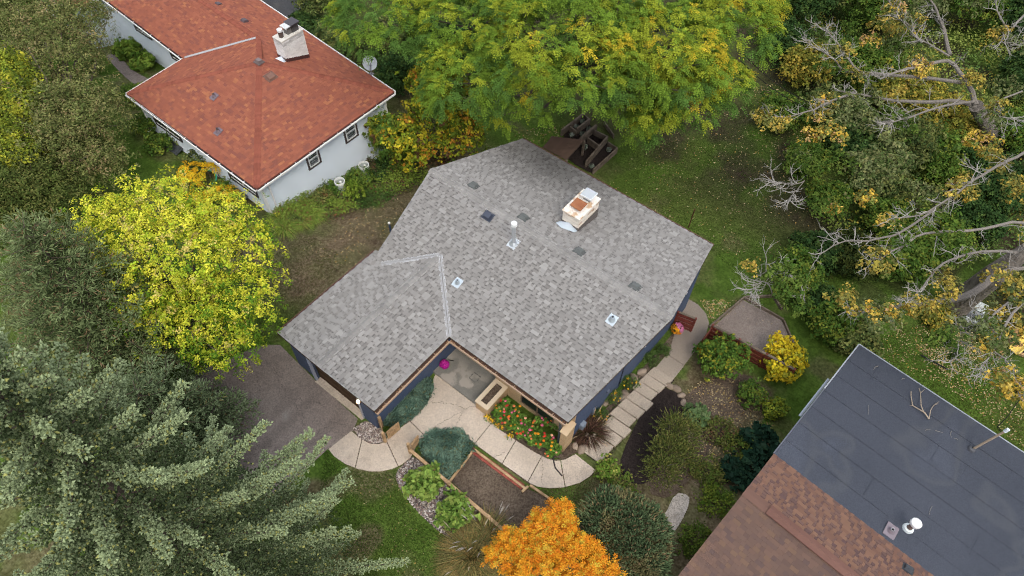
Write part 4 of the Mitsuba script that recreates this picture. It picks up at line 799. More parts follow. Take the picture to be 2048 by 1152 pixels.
rr_ = np.random.default_rng(9); 
for u, v_ in ((745, 160), (635, 245), (855, 290), (745, 375), (1215, 655), (905, 945), (800, 610), (560, 390)):
    c = np.array(G(*S_(u, v_)))+[0, 0, .2]; n = 70; d = unit(rr_.normal(0, 1, (n, 3))*[1, 1, .6]); v, f, cc = leaves(c+d*.17*rr_.uniform(.4, 1, (n, 1)), d, .13, pick([(.20, .24, .20), (.28, .30, .27), (.16, .20, .14)], [1, 1, 1], n, rr_), rr_)
    k = thing('cabbage', 'pale grey green leafy vegetable head growing in the raised beds', 'cabbage', 'pale vegetables in the raised beds'); emit(k, v, f, cc)
key = thing('lean_to_roof', 'brown sheet lean-to roof over the left part of the raised beds', 'shed roof')
q = [GZ(G(*S_(u, v_)), 0) for u, v_ in ((215, 375), (785, 440), (480, 780), (70, 545))]
hz = 1.35; q = [np.array(G(*S_(u, v_), -2.15+h)) for u, v_, h in ((215, 375, 1.3), (785, 440, 1.3), (470, 785, 1.55), (60, 560, 1.55))]
a, b, c_, d_ = q; mb = MB()
n = 9
for i in range(n):
    t0, t1 = i/n+.002, (i+1)/n-.002; w0, w1, w2, w3 = a+(b-a)*t0, a+(b-a)*t1, d_+(c_-d_)*t1, d_+(c_-d_)*t0; v, f = prism3([w0, w1, w2, w0+(w2-w1)], (0, 0, -.04)); emit(part(key, 'board'), v, f, np.tile(np.array((.115, .078, .062))*rg.uniform(.85, 1.15), (8, 1)))
for p in (b, c_, a): mb = MB(); mb.box(p[0]-.06, p[0]+.06, p[1]-.06, p[1]+.06, -2.4, p[2]-.05); mb.out(part(key, 'post'), 'old_wood')
k = single('steel_post', 'rusty steel post standing on the lawn behind the grey roof', 'post'); p = GZ(G(1377, 455)); mb = MB(); mb.tube([p, p+[0, 0, 1.5]], .032, (.10, .05, .032), 8); mb.out(k)
k = thing('marker_post', 'slim blue post with a pale cap in the strip between the houses', 'post'); p = GZ(G(782, 466)); mb = MB(); mb.tube([p, p+[0, 0, .75]], .05, (.05, .08, .17), 8); mb.out(k+'__pole', 'gloss'); mb = MB(); mb.tube([p+[0, 0, .75], p+[0, 0, .83]], .065, (.75, .75, .73), 8); mb.out(k+'__cap', 'gloss')
# wire and plastic guards by the white house
for (x, y, h, r, lab) in ((686, 390, 1.1, .27, 'white plastic tree guard ring standing in front of the bright round shrub'), (733, 357, 1.1, .28, 'white plastic tree guard ring in the dark shrubs farther from the house corner'), (716, 300, .7, .26, 'half hidden pale tree guard ring under the yellow vines')):
    k = thing('tree_guard', lab, 'tree guard'); p = GZ(G(x, y)); mb = MB(); mb.add(*lathe([(r, 0), (r, h*.42)], p, 20), (.35, .42, .40)); mb.add(*lathe([(r, h*.42), (r, h*.9)], p, 20), (.55, .6, .6)); mb.out(k+'__sleeve', 'leafy'); mb = MB(); mb.add(*lathe([(r+.02, h*.88), (r+.02, h), (r-.02, h), (r-.02, h*.88)], p, 20), (.82, .84, .84)); mb.out(k+'__rim'); mb = MB(); mb.box(p[0]+.03, p[0]+.13, p[1]-.05, p[1]+.05, p[2], p[2]+h*1.0, (.78, .80, .78)); mb.out(k+'__stake')
# things at the white house wall
for x, y, lab in ((352, 300, 'dark grey ridged window well cover half under shrubs by the white downspout'), (478, 398, 'dark grey ridged window well cover near the corner of the white house')):
    k = thing('window_well', lab, 'window well'); p = GZ(G(x, y), .1); 
    for i in range(7): mb = MB(); mb.add(*prism3([p+[-.5+i*.15, -.3, .05], p+[-.37+i*.15, -.3, .05], p+[-.37+i*.15, .3, .22], p+[-.5+i*.15, .3, .22]], (0, 0, -.03)), (.075, .085, .095)); mb.out(part(k, 'slat'), 'gloss')
k = single('garden_hose', 'green garden hose looped on the ground by the yellow sumac', 'hose'); p = GZ(G(420, 364), .5); a = np.linspace(-.5, 3.4, 22); mb = MB(); mb.tube(p+np.stack([np.cos(a)*.7, np.sin(a)*.35, .1*np.sin(a*2)], 1), .035, (.06, .42, .26), 6); mb.out(k)
# far bits at the rim of the picture
k = single('tarp', 'crumpled black tarp behind the red roofed house', 'tarp'); n_ = 16; u, w = np.meshgrid(np.linspace(-1, 1, n_), np.linspace(-1, 1, n_), indexing='ij'); p = GZ(G(562, 8)); v = np.stack([u*1.7, w*1.5, .9*np.exp(-(u**2+w**2)*1.4)+.35*meshkit.fbm(np.stack([u*2, w*2, u*0], -1).reshape(-1, 3)).reshape(n_, n_)-.2], -1).reshape(-1, 3)+p
i, j = np.meshgrid(np.arange(n_-1), np.arange(n_-1), indexing='ij'); a = (i*n_+j).ravel(); emit(k, v, np.vstack([np.stack([a, a+n_, a+n_+1], 1), np.stack([a, a+n_+1, a+1], 1)]), np.tile((.025, .026, .03), (len(v), 1)), 'gloss', True)
k = thing('garden_chair', 'bright blue garden chair glimpsed through the big green tree', 'chair'); p = GZ(G(908, 82)); BL = (.02, .16, .42)
mb = MB(); mb.box(p[0]-.3, p[0]+.3, p[1]-.3, p[1]+.3, p[2]+.4, p[2]+.45, BL); mb.out(k+'__seat', 'gloss'); mb = MB(); mb.box(p[0]-.3, p[0]+.3, p[1]+.28, p[1]+.33, p[2]+.45, p[2]+1.0, BL); mb.out(k+'__backrest', 'gloss')
for a, b in ((-.27, -.27), (.27, -.27), (-.27, .27), (.27, .27)): mb = MB(); mb.box(p[0]+a-.03, p[0]+a+.03, p[1]+b-.03, p[1]+b+.03, p[2], p[2]+.4, BL); mb.out(part(k, 'leg'), 'gloss')
k = thing('garden_cart', 'white and grey open crate cart in front of the oak trunk', 'cart'); p = GZ(G(1929, 640)); c = (.50, .54, .56); mb = MB()
mb.box(p[0]-.5, p[0]+.5, p[1]-.32, p[1]+.32, p[2]+.28, p[2]+.33, (.10, .11, .12)); mb.out(k+'__tray')
for a in ((-.5, .5, -.36, -.32), (-.5, .5, .32, .36), (-.54, -.5, -.36, .36), (.5, .54, -.36, .36)): mb = MB(); mb.box(p[0]+a[0], p[0]+a[1], p[1]+a[2], p[1]+a[3], p[2]+.33, p[2]+.62, c); mb.out(part(k, 'side_board'), 'gloss')
mb = MB(); mb.add(*prism3([p+[-.5, .3, .66], p+[.5, .3, .66], p+[.5, .75, .85], p+[-.5, .75, .85]], (0, 0, .03)), (.42, .47, .46)); mb.out(k+'__lid', 'gloss')
for a in ((-.45, -.3), (.45, -.3), (-.45, .3), (.45, .3)): mb = MB(); mb.box(p[0]+a[0]-.03, p[0]+a[0]+.03, p[1]+a[1]-.03, p[1]+a[1]+.03, p[2]-.02, p[2]+.3, c); mb.out(part(k, 'leg'), 'gloss')
k = thing('play_set', 'wooden play frame with a yellow slide at the right edge of the yard', 'play set'); p0, p1 = GZ(G(2022, 706), .12), GZ(G(2075, 664), 1.0); mb = MB(); d = unit(p1-p0); s = unit(np.cross(d, (0, 0, 1))); mb.add(*prism3([p0-s*.22, p0+s*.22, p1+s*.22, p1-s*.22], (0, 0, .04)), (.72, .52, .09))
for sg in (-1, 1): mb.beam(p0+s*.24*sg+[0, 0, .1], p1+s*.24*sg+[0, 0, .1], .05, .2, (.78, .60, .14))
mb.out(k+'__slide', 'gloss')
for s_ in ("2018,676 2022,702", "2022,702 2060,720", "2018,676 2060,650"): a, b = GP(s_); mb = MB(); mb.beam(GZ(a, .1), GZ(b, .1), .14, .14); mb.out(part(k, 'beam'), 'fence_wood')
P_ = poly(GP("2020,678 2024,700 2070,722 2110,700 2080,640")); v, f = drape(P_, .7, .02); emit(struct('play_mulch'), v, f, None, 'mulch')
k = single('clothes_line_pole', 'thin dark pole standing on the lawn beside the far edge of the flat roof', 'pole'); p = GZ(G(1902, 742)); mb = MB(); mb.tube([p, p+[-1.55, -.5, .5]], .035, (.02, .022, .025), 6); mb.out(k)
# overhead cables at the wood edge
k = single('overhead_cable', 'thin black overhead cable crossing the gap beside the big green tree', 'cable'); mb = MB(); A, B = np.array(G(1480, 120, 5.)), np.array(G(1680, 240, 3.6))
for o in (0, .5): t_ = np.linspace(0, 1, 12)[:, None]; mb.tube(A+(B-A)*t_+[0, o, 0]-np.array([0, 0, .5])*4*t_*(1-t_), .022, (.02, .02, .02), 4)
mb.out(k)

# ------------------------------------------------------------------ plants
GRN, GRN2, DGR, YGR, YEL, ORG, BRN = (.060, .115, .018), (.095, .155, .026), (.026, .058, .018), (.22, .27, .035), (.56, .47, .05), (.62, .26, .03), (.16, .095, .05)
def shell(n, c, r, rng, lo=.6, up=-.35):
    """points in the outer part of an ellipsoid, and their outward directions"""
    d = unit(rng.normal(0, 1, (n, 3))); d[:, 2] = np.where(d[:, 2] < up, -d[:, 2], d[:, 2]); d = unit(d); t = rng.uniform(lo**3, 1, (n, 1))**(1/3)
    return np.asarray(c)+d*t*np.asarray(r), unit(d/np.asarray(r)), t[:, 0]
def clumps(blobs, n, rng, lo=.6, up=-.35):
    vol = np.array([b[3]*b[4]*b[5] for b in blobs])**(2/3); cnt = rng.multinomial(n, vol/vol.sum()); P, D, K = [], [], []
    for i, b in enumerate(blobs):
        p, d, t = shell(cnt[i], b[:3], b[3:6], rng, lo, up); P.append(p); D.append(d); K.append(t)
    return np.vstack(P), np.vstack(D), np.concatenate(K)
def crown(key, blobs, n, per, cr, size, pals, rng, lo=.55, ratio=.55, up=.45, tips=None, bsdf='leafy', flat=.55, upc=-.35, mixf=None):
    """leaf clumps through the blobs; pals: list of (colour, weight); mixf(P, D, t) -> (n, k) weights when the colour depends on the place"""
    P, D, t = clumps(blobs, n, rng, lo, upc); cols = np.array([p[0] for p in pals]); w = np.array([p[1] for p in pals], float)
    if mixf is None: i = rng.choice(len(cols), n, p=w/w.sum())
    else: ww = mixf(P, D, t)*w; ww = ww/ww.sum(1, keepdims=True); i = (np.cumsum(ww, 1) < rng.random((n, 1))).sum(1).clip(0, len(cols)-1)
    P = P+D*rng.exponential(.16, (n, 1))*min(1.5, float(np.mean([b[3] for b in blobs])))
    base = cols[i]*rng.uniform(.75, 1.25, (n, 1)); Q = np.repeat(P, per, 0); o = rng.normal(0, 1, (n*per, 3)); o = unit(o)*rng.uniform(.2, 1, (n*per, 1))**.6
    DD = np.repeat(D, per, 0); o = o-DD*(o*DD).sum(1, keepdims=True)*(1-flat); Q = Q+o*cr
    C = np.repeat(base, per, 0)*rng.uniform(.8, 1.22, (n*per, 1))*rng.uniform(.93, 1.07, (n*per, 3))
    sw = rng.random(n*per) < .12; C[sw] = cols[rng.choice(len(cols), sw.sum(), p=w/w.sum())]*rng.uniform(.8, 1.2, (sw.sum(), 1))
    big = np.repeat(rng.uniform(.75, 1.3, (n, 1)), per, 0); v, f, c = leaves(Q, unit(DD+o*.5), size*big, C, rng, up=up, ratio=ratio); emit(key, v, f, np.clip(c, 0, .9), bsdf); return P, D
def limbs(mb, base, targets, r0, rng, col_=(.16, .135, .115), fork=.45, n=6, rend=.012, sag=.0):
    """trunk from base with limbs to each target"""
    base = np.asarray(base, float); targets = np.asarray(targets, float); top = targets.mean(0); top = base+(top-base)*fork*np.array([.5, .5, 1.]); 
    mb.tube([base-[0, 0, .3], base+(top-base)*.5+rng.normal(0, .05, 3), top], [r0*1.25, r0*.95, r0*.8], col_, 8)
    for q in targets:
        s = top+(base-top)*rng.uniform(0, .25); m = s+(q-s)*.5+rng.normal(0, .08, 3)*np.linalg.norm(q-s)+[0, 0, -sag]; mb.tube([s, (s+m)/2+rng.normal(0, .04, 3), m, (m+q)/2+rng.normal(0, .05, 3), q], np.linspace(r0*.5, rend, 5), col_, n)
def bush(name, label, cat, at, r, h, pals, rng, n=260, per=7, size=.13, cr=.16, group=None, ry=None, lo=.5, ratio=.55, stems=True, up=.45, up0=.0, blobs=None, flat=.6):
    x, y = at[0], at[1]; z = float(tz(x, y)); k = thing(name, label, cat, group); ry = ry or r
    if blobs is None:
        blobs = [(x, y, z+h*.5+up0, r*.86, ry*.86, h*.52)]
        for i in range(5): a = i*1.257+rng.uniform(0, 1); q = rng.uniform(.45, .62); blobs.append((x+math.cos(a)*r*q, y+math.sin(a)*ry*q, z+h*rng.uniform(.4, .62)+up0, r*rng.uniform(.36, .52), ry*rng.uniform(.36, .52), h*rng.uniform(.34, .46)))
    P, D = crown(k+'__foliage', blobs, n, per, cr, size, pals, rng, lo=lo, ratio=ratio, up=up, flat=flat)
    if stems:
        mb = MB(); sel = P[rng.choice(len(P), min(9, len(P)), replace=False)]
        for q in sel: b = np.array([x+rng.normal(0, r*.12), y+rng.normal(0, r*.12), z-.05]); mb.tube([b, (b+q)/2+rng.normal(0, .05, 3), q], [.03, .02, .008], (.12, .095, .07), 5)
        mb.out(k+'__stem')
    return k
def fronds(P, D, L, droop, nl, ll, C, rng, w=.34):
    """compound leaves: pairs of leaflets on a drooping rachis"""
    n = len(P); D = unit(D); S = unit(np.cross(D, [0, 0, 1.])+1e-6); V, CC = [], []
    for j in range(nl):
        t = (j//2+1)/(nl//2+.5); sg = 1 if j % 2 else -1
        if j == nl-1: sg = 0
        pos = P+D*L*t-np.array([0, 0, 1.])*L*droop*t*t; tang = unit(D-np.array([0, 0, 2.])*droop*t)
        a = unit(S*sg*.85+tang*(.55 if sg else 1)+rng.normal(0, .12, (n, 3)))*ll*.5*rng.uniform(.8, 1.15, (n, 1))*(1-.35*abs(t-.5)); nn = unit(np.cross(S, tang)+rng.normal(0, .25, (n, 3))); b = np.cross(unit(a), nn)*ll*w*.5
        c = pos+a; V.append(np.stack([c-a, c+b, c+a, c-b], 1).reshape(-1, 3)); CC.append(np.repeat(C*rng.uniform(.85, 1.15, (n, 1)), 4, 0))
    v = np.vstack(V); k = np.arange(len(v)//4)[:, None]*4; return v, np.vstack([k+[0, 1, 2], k+[0, 2, 3]]), np.clip(np.vstack(CC), 0, .9)
SPK = np.array([[np.cos(a), np.sin(a)] for a in (0, 2.094, 4.189)])
def shoots(P, D, L, r, Cb, Ct, rng):
    """needle shoots: little spindles, darker at the base"""
    n = len(P); D = unit(D); S = unit(np.cross(D, rng.normal(0, 1, (n, 3)))); U = np.cross(D, S); L = np.broadcast_to(L, (n, 1)); r = np.broadcast_to(r, (n, 1))
    mid = P+D*L*.45; V = np.stack([P]+[mid+(S*c+U*s)*r for c, s in SPK]+[P+D*L], 1).reshape(-1, 3); k = np.arange(n)[:, None]*5
    F = np.vstack([k+x for x in ([0, 2, 1], [0, 3, 2], [0, 1, 3], [1, 2, 4], [2, 3, 4], [3, 1, 4])]); C = np.stack([Cb]+[(Cb+Ct)/2]*3+[Ct], 1).reshape(-1, 3); return V, F, C
def conifer(key, base, H, R, rng, cols, tipc, nb, zlow=.8, droop=.22, rise=.4, power=.8, trunk_r=.22, dens=60, rope=.13, sl=.13, sr=.032, gap=.26, side=.30, smax=1.1, updist=1.0, hang=.12, loose=.4, fwd=.0, fade=.85, fill=4000):
    """whorled branches; each branch and its side branches are ropes of needle shoots"""
    base = np.asarray(base, float); mb = MB(); mb.tube([base-[0, 0, .2], base+[0, 0, H*.5], base+[0, 0, H*.96]], [trunk_r, trunk_r*.6, .02], (.13, .105, .09), 8)
    PP, DD, TT = [], [], []
    def clothe(p, t0, t1, r0, r1):
        """shoots along the polyline p; t0, t1: 0 inside the tree to 1 at its rim"""
        seg = np.linalg.norm(np.diff(p, axis=0), axis=1); L = seg.sum(); n = max(6, int(L*dens)); u = rng.random(n)*L; cum = np.concatenate([[0], np.cumsum(seg)]); j = np.clip(np.searchsorted(cum, u)-1, 0, len(seg)-1); f = ((u-cum[j])/np.maximum(seg[j], 1e-6))[:, None]
        q = p[j]+(p[j+1]-p[j])*f; d = unit(p[j+1]-p[j]); w = rng.normal(0, 1, (n, 3))+[0, 0, .45]; w = unit(w-d*(w*d).sum(1, keepdims=True)); s_ = (u/L)[:, None]; r = (r0+(r1-r0)*s_)
        PP.append(q+w*r*rng.uniform(.1, .8, (n, 1))); DD.append(unit(w*.75+d*.75+rng.normal(0, loose*.5, (n, 3))+[0, 0, .12])); TT.append(t0+(t1-t0)*s_[:, 0]+.25*np.maximum(w[:, 2], -.5))  # upper shoots get a lighter tone, lower ones darker: shading by colour
    for i in range(nb):
        u_ = (i+.5)/nb; z = zlow+(H-zlow-.15)*(1-u_**updist); f = 1-(z-zlow)/(H-zlow); L = R*f**power*rng.uniform(.72, 1.12)+.22; a = i*2.39996+rng.uniform(-.25, .25); d = np.array([math.cos(a), math.sin(a), 0]); s = np.array([-d[1], d[0], 0])
        m = max(5, int(L/.3)); t = np.linspace(0, 1, m); sl_ = rise*(1-f)*1.6-droop*f; bend = rng.uniform(-.12, .12); Z = np.array([0, 0, 1.])
        at = lambda t: base+[0, 0, z]+d*(L*t)[:, None]+s*(bend*L*t*t)[:, None]+Z*(L*(sl_*t+.16*f*t**3))[:, None]
        pts = at(t); mb.tube(pts, np.linspace(.045*f+.012, .006, m), (.15, .12, .10), 4); k0 = 1 if f > .3 else 0; clothe(pts[k0:], .35, 1., rope*1.15, rope*.8); nt = int(L/gap)
        for j in range(nt):
            tt = .16+.82*(j+.5)/nt; p0 = at(np.array([tt]))[0]; w = min(smax, L*side)*min(1, (1-tt)*1.7+.18)*rng.uniform(.7, 1.2); sg = 1 if j % 2 else -1
            tw = unit(s*sg+d*(fwd+rng.uniform(.5, .95))+[0, 0, rng.uniform(-.2, .08)]); v_ = np.linspace(0, 1, 4)[:, None]; q = p0+tw*w*v_-Z*hang*w*v_**2; clothe(q, tt*.6+.05, tt*.5+.5, rope*.8, rope*.6)
    u = 1-rng.random(fill)**.5; zz = zlow+(H-zlow-.6)*u; rr = R*(1-u)**power*rng.random(fill)**.5*.72; aa = rng.uniform(0, 6.283, fill); dd = np.stack([np.cos(aa), np.sin(aa), 0*aa], 1)
    PP.append(base+dd*rr[:, None]+np.array([0, 0, 1.])*zz[:, None]); DD.append(unit(dd+rng.normal(0, .7, (fill, 3)))); TT.append(np.full(fill, -.25))  # inner fill takes the darkest tone, painting shade into the gaps
    P, D, t = np.vstack(PP), np.vstack(DD), np.concatenate(TT); n = len(P); tone = meshkit.fbm(P*1.1, 3, 5)[:, None]; old = np.array(cols[0]); fresh_lit = np.array(cols[1]); mixv = np.clip(t[:, None]*fade+(.85-fade)*.6+.9*(tone-.5)+rng.normal(0, .15, (n, 1)), 0, 1)  # old to fresh growth tones, with gap shade inside and below painted in
    Ct = old+(fresh_lit-old)*mixv; sw = rng.random(n) < tipc[1]; Ct[sw] = np.array(tipc[0])*rng.uniform(.7, 1.2, (sw.sum(), 1)); Ct = Ct*rng.uniform(.85, 1.15, (n, 1)); Cb = Ct*.7
    v, f, c = shoots(P, D, sl*rng.uniform(.7, 1.25, (n, 1)), sr*rng.uniform(.8, 1.2, (n, 1)), Cb, Ct, rng); emit(key+'__needles', v, f, np.clip(c, 0, .9), 'paint'); mb.out(key+'__trunk'); return n
def blades(P, D, L, w, bend, C, rng):
    """grass blades: two-piece bent strips"""
    n = len(P); D = unit(D); S = unit(np.cross(D, rng.normal(0, 1, (n, 3))))*w; up = np.array([0, 0, 1.]); o = D*[1, 1, 0]
    m = P+D*L*.5; e = P+D*L*(1-.25*bend)+o*L*bend*.6-up*L*bend*.45
    V = np.stack([P-S, P+S, m+S*.8, m-S*.8, e], 1).reshape(-1, 3); k = np.arange(n)[:, None]*5; return V, np.vstack([k+[0, 1, 2], k+[0, 2, 3], k+[3, 2, 4]]), np.repeat(C, 5, 0)
def grass_tuft(name, label, cat, at, r, h, n, pals, rng, w=.012, spread=.75, bend=.6, plumes=0, plume_c=(.45, .38, .28), group=None):
    p = GZ(at); k = thing(name, label, cat, group); a = rng.uniform(0, 6.283, n); q = rng.uniform(0, 1, (n, 1))**.5
    o = np.stack([np.cos(a), np.sin(a), a*0], 1); P = p+o*q*r*.35; D = unit(o*spread*(.3+q)+[0, 0, 1.]+rng.normal(0, .15, (n, 3))); C = pick([c for c, _ in pals], [w_ for _, w_ in pals], n, rng)
    v, f, c = blades(P, D, h*rng.uniform(.6, 1.15, (n, 1)), w, bend*rng.uniform(.5, 1.3, (n, 1)), C, rng); emit(k+'__blades', v, f, c, 'leafy')
    if plumes:
        i = rng.choice(n, plumes, replace=False); T_ = P[i]+D[i]*h*rng.uniform(.85, 1.15, (plumes, 1)); mb = MB()
        for t_, d_ in zip(T_, D[i]): mb.tube([t_-d_*.15, t_+d_*.05, t_+unit(d_+[d_[0], d_[1], -.2])*.22], [.006, .022, .005], np.array(plume_c)*rng.uniform(.7, 1.2), 5)
        mb.out(k+'__plume')
    return k

# --- the great spruce at the lower left
rg = np.random.default_rng(61)
k = thing('blue_spruce', 'huge blue green spruce with layered branches filling the lower left corner', 'tree')
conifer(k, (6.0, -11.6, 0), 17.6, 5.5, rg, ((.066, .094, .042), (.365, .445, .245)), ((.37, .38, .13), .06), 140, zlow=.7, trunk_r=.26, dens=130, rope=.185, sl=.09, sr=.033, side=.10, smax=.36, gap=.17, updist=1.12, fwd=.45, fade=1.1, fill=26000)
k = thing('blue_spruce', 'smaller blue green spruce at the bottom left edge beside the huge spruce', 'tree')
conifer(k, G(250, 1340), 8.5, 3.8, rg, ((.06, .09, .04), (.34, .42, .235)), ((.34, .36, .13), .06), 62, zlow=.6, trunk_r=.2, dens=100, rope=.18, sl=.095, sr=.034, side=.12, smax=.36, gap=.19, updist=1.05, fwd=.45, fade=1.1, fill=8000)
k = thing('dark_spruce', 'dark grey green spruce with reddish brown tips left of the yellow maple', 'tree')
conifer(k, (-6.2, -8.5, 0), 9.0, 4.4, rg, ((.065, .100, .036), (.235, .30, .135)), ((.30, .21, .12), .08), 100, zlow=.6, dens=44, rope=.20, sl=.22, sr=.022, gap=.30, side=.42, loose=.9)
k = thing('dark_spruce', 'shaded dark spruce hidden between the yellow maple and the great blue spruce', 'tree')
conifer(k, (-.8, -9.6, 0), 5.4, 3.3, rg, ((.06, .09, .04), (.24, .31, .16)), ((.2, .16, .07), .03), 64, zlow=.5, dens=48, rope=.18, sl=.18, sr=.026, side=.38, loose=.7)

# --- the yellow maple
rg = np.random.default_rng(62); k = thing('yellow_maple', 'bright yellow and green maple between the driveway and the white house', 'tree')
mb_ = [(*G(185, 490, 4.0), 1.0, 1., .8), (*G(240, 540, 3.4), 1.2, 1.1, 1.), (*G(350, 520, 4.6), 2.7, 2.5, 1.7), (*G(245, 465, 4.6), 1.6, 1.5, 1.2), (*G(440, 450, 4.4), 1.7, 1.6, 1.2), (*G(480, 600, 3.4), 1.7, 1.6, 1.2), (*G(455, 690, 2.4), 1.5, 1.4, 1.2), (*G(300, 610, 3.2), 1.7, 1.6, 1.3), (*G(390, 640, 3.0), 1.9, 1.8, 1.4), (*G(330, 420, 5.0), 1.6, 1.4, 1.1), (*G(205, 430, 4.2), .8, .8, .7), (*G(490, 500, 4.0), 1.4, 1.3, 1.)]
zlo, zhi = 2.1, 6.7
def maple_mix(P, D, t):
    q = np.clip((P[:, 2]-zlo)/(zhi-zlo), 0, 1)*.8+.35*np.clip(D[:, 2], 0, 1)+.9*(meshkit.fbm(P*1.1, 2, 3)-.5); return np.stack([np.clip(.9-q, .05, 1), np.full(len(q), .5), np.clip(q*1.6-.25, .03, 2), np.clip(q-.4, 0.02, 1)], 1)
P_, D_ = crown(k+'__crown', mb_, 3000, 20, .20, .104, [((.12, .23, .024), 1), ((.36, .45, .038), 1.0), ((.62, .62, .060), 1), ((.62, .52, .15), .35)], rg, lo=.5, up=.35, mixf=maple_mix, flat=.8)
mb = MB(); limbs(mb, GZ(G(425, 680)), [np.array(b[:3])+rg.normal(0, .3, 3) for b in mb_]+list(P_[::90]), .16, rg, (.17, .14, .12), fork=.4); mb.out(k+'__trunk')

# --- olive trees at the upper left
rg = np.random.default_rng(63)
OL = [((.155, .180, .060), 1.1), ((.225, .23, .088), 1), ((.10, .13, .040), .9), ((.29, .235, .115), .3)]
k = thing('olive_tree', 'dull olive brown leaved tree filling the upper left corner', 'tree')
bl = [(*G(120, 110, 4.), 2.3, 2.2, 1.6), (*G(180, 235, 3.4), 1.9, 1.8, 1.4), (*G(100, 260, 3.6), 2.4, 2.2, 1.6), (*G(165, 45, 4.4), 1.4, 1.4, 1.1), (*G(60, 40, 4.4), 2.4, 2.2, 1.6), (*G(215, 330, 2.4), 1.0, 1.0, .9), (*G(165, 310, 2.9), 1.4, 1.3, 1.1)]
P_, D_ = crown(k+'__crown', bl, 4400, 17, .27, .125, OL, rg, lo=.55, ratio=.42, flat=.9, up=.25); mb = MB(); limbs(mb, GZ(G(150, 330)), [b[:3] for b in bl]+list(P_[::110]), .2, rg, fork=.4); mb.out(k+'__trunk')
k = thing('olive_tree', 'darker green tree at the left edge below the olive tree', 'tree')
bl = [(*G(40, 370, 3.), 2.0, 2.0, 1.5), (*G(110, 400, 2.4), 1.6, 1.5, 1.2), (*G(0, 440, 2.6), 1.6, 1.5, 1.2)]
P_, D_ = crown(k+'__crown', bl, 2000, 16, .27, .125, [((.09, .12, .032), 1.2), ((.15, .165, .05), 1), ((.055, .08, .022), .8)], rg, lo=.55, ratio=.45, flat=.9, up=.25); mb = MB(); limbs(mb, GZ(G(80, 450)), [b[:3] for b in bl]+list(P_[::110]), .16, rg, fork=.4); mb.out(k+'__trunk')
k = thing('olive_tree', 'yellow green tree at the left edge beside the olive tree', 'tree')
bl = [(*G(15, 160, 5.), 1.3, 1.2, 1.2), (*G(25, 235, 4.6), 1.2, 1.2, 1.1), (*G(35, 305, 4.), 1.2, 1.1, 1.0)]
P_, D_ = crown(k+'__crown', bl, 1000, 16, .25, .13, [((.22, .27, .035), 1.2), ((.38, .39, .045), .9), ((.12, .17, .026), 1)], rg, lo=.55, up=.3); mb = MB(); limbs(mb, GZ(G(50, 330)), [b[:3] for b in bl]+list(P_[::120]), .14, rg, fork=.4); mb.out(k+'__trunk')

# --- the great green tree behind the house
rg = np.random.default_rng(64); k = thing('walnut_tree', 'great green and yellow tree with drooping feathery leaves behind the grey roof', 'tree')
wb = [(*G(1120, 90, 6.5), 4.6, 4.2, 2.4), (*G(1190, 145, 5.4), 2.0, 1.9, 1.6), (*G(930, 60, 6.), 3.0, 2.8, 2.0), (*G(760, 40, 6.), 2.6, 2.4, 1.9), (*G(930, 160, 5.), 2.4, 2.2, 1.7), (*G(1050, 172, 4.6), 2.4, 2.2, 1.7), (*G(1330, 110, 6.), 3.3, 3.0, 2.1), (*G(1450, 60, 6.), 2.7, 2.4, 1.9), (*G(1280, 195, 4.2), 2.3, 2.1, 1.6), (*G(1370, 200, 4.), 2.1, 1.9, 1.5), (*G(1310, 245, 3.2), 1.5, 1.4, 1.2), (*G(1200, 20, 7.2), 3.4, 3., 2.), (*G(1440, 170, 4.6), 1.5, 1.4, 1.3), (*G(1020, -40, 7.), 4., 3.6, 2.), (*G(1500, 30, 6.), 1.8, 1.8, 1.5), (*G(1300, -60, 7.), 4, 4, 2), (*G(1270, 238, 3.0), 1.0, .9, .9), (*G(1000, 232, 3.2), 1.0, .9, .9), (*G(880, 200, 4.), 1.0, 1.0, .9)]
n = 2300; P, D, t = clumps(wb, n, rg, lo=.72, up=-.25); q = .5*D[:, 2]+1.5*(meshkit.fbm(P*.45, 3, 9)-.5)+.012*(P[:, 0]-0)+rg.normal(0, .16, n)
cw = np.where(q[:, None] > .78, (.50, .40, .035), np.where(q[:, None] > .46, (.27, .32, .032), np.where(q[:, None] > .10, (.145, .235, .030), (.085, .165, .034))))*rg.uniform(.8, 1.2, (n, 1))
per = 9; Q = np.repeat(P, per, 0); DD = unit(np.repeat(D*[1, 1, .5], per, 0)*.8+rg.normal(0, .75, (n*per, 3))*[1, 1, .35]); v, f, c = fronds(Q+rg.normal(0, .10, Q.shape), DD, .42, .42, 11, .150, np.repeat(cw, per, 0)*rg.uniform(.85, 1.15, (n*per, 1)), rg, w=.40)
emit(k+'__crown', v, f, c, 'leafy'); mb = MB(); limbs(mb, GZ(G(1130, 205)), [b[:3] for b in wb]+list(P[::60]), .3, rg, (.15, .125, .105), fork=.35); mb.out(k+'__trunk', 'paint')

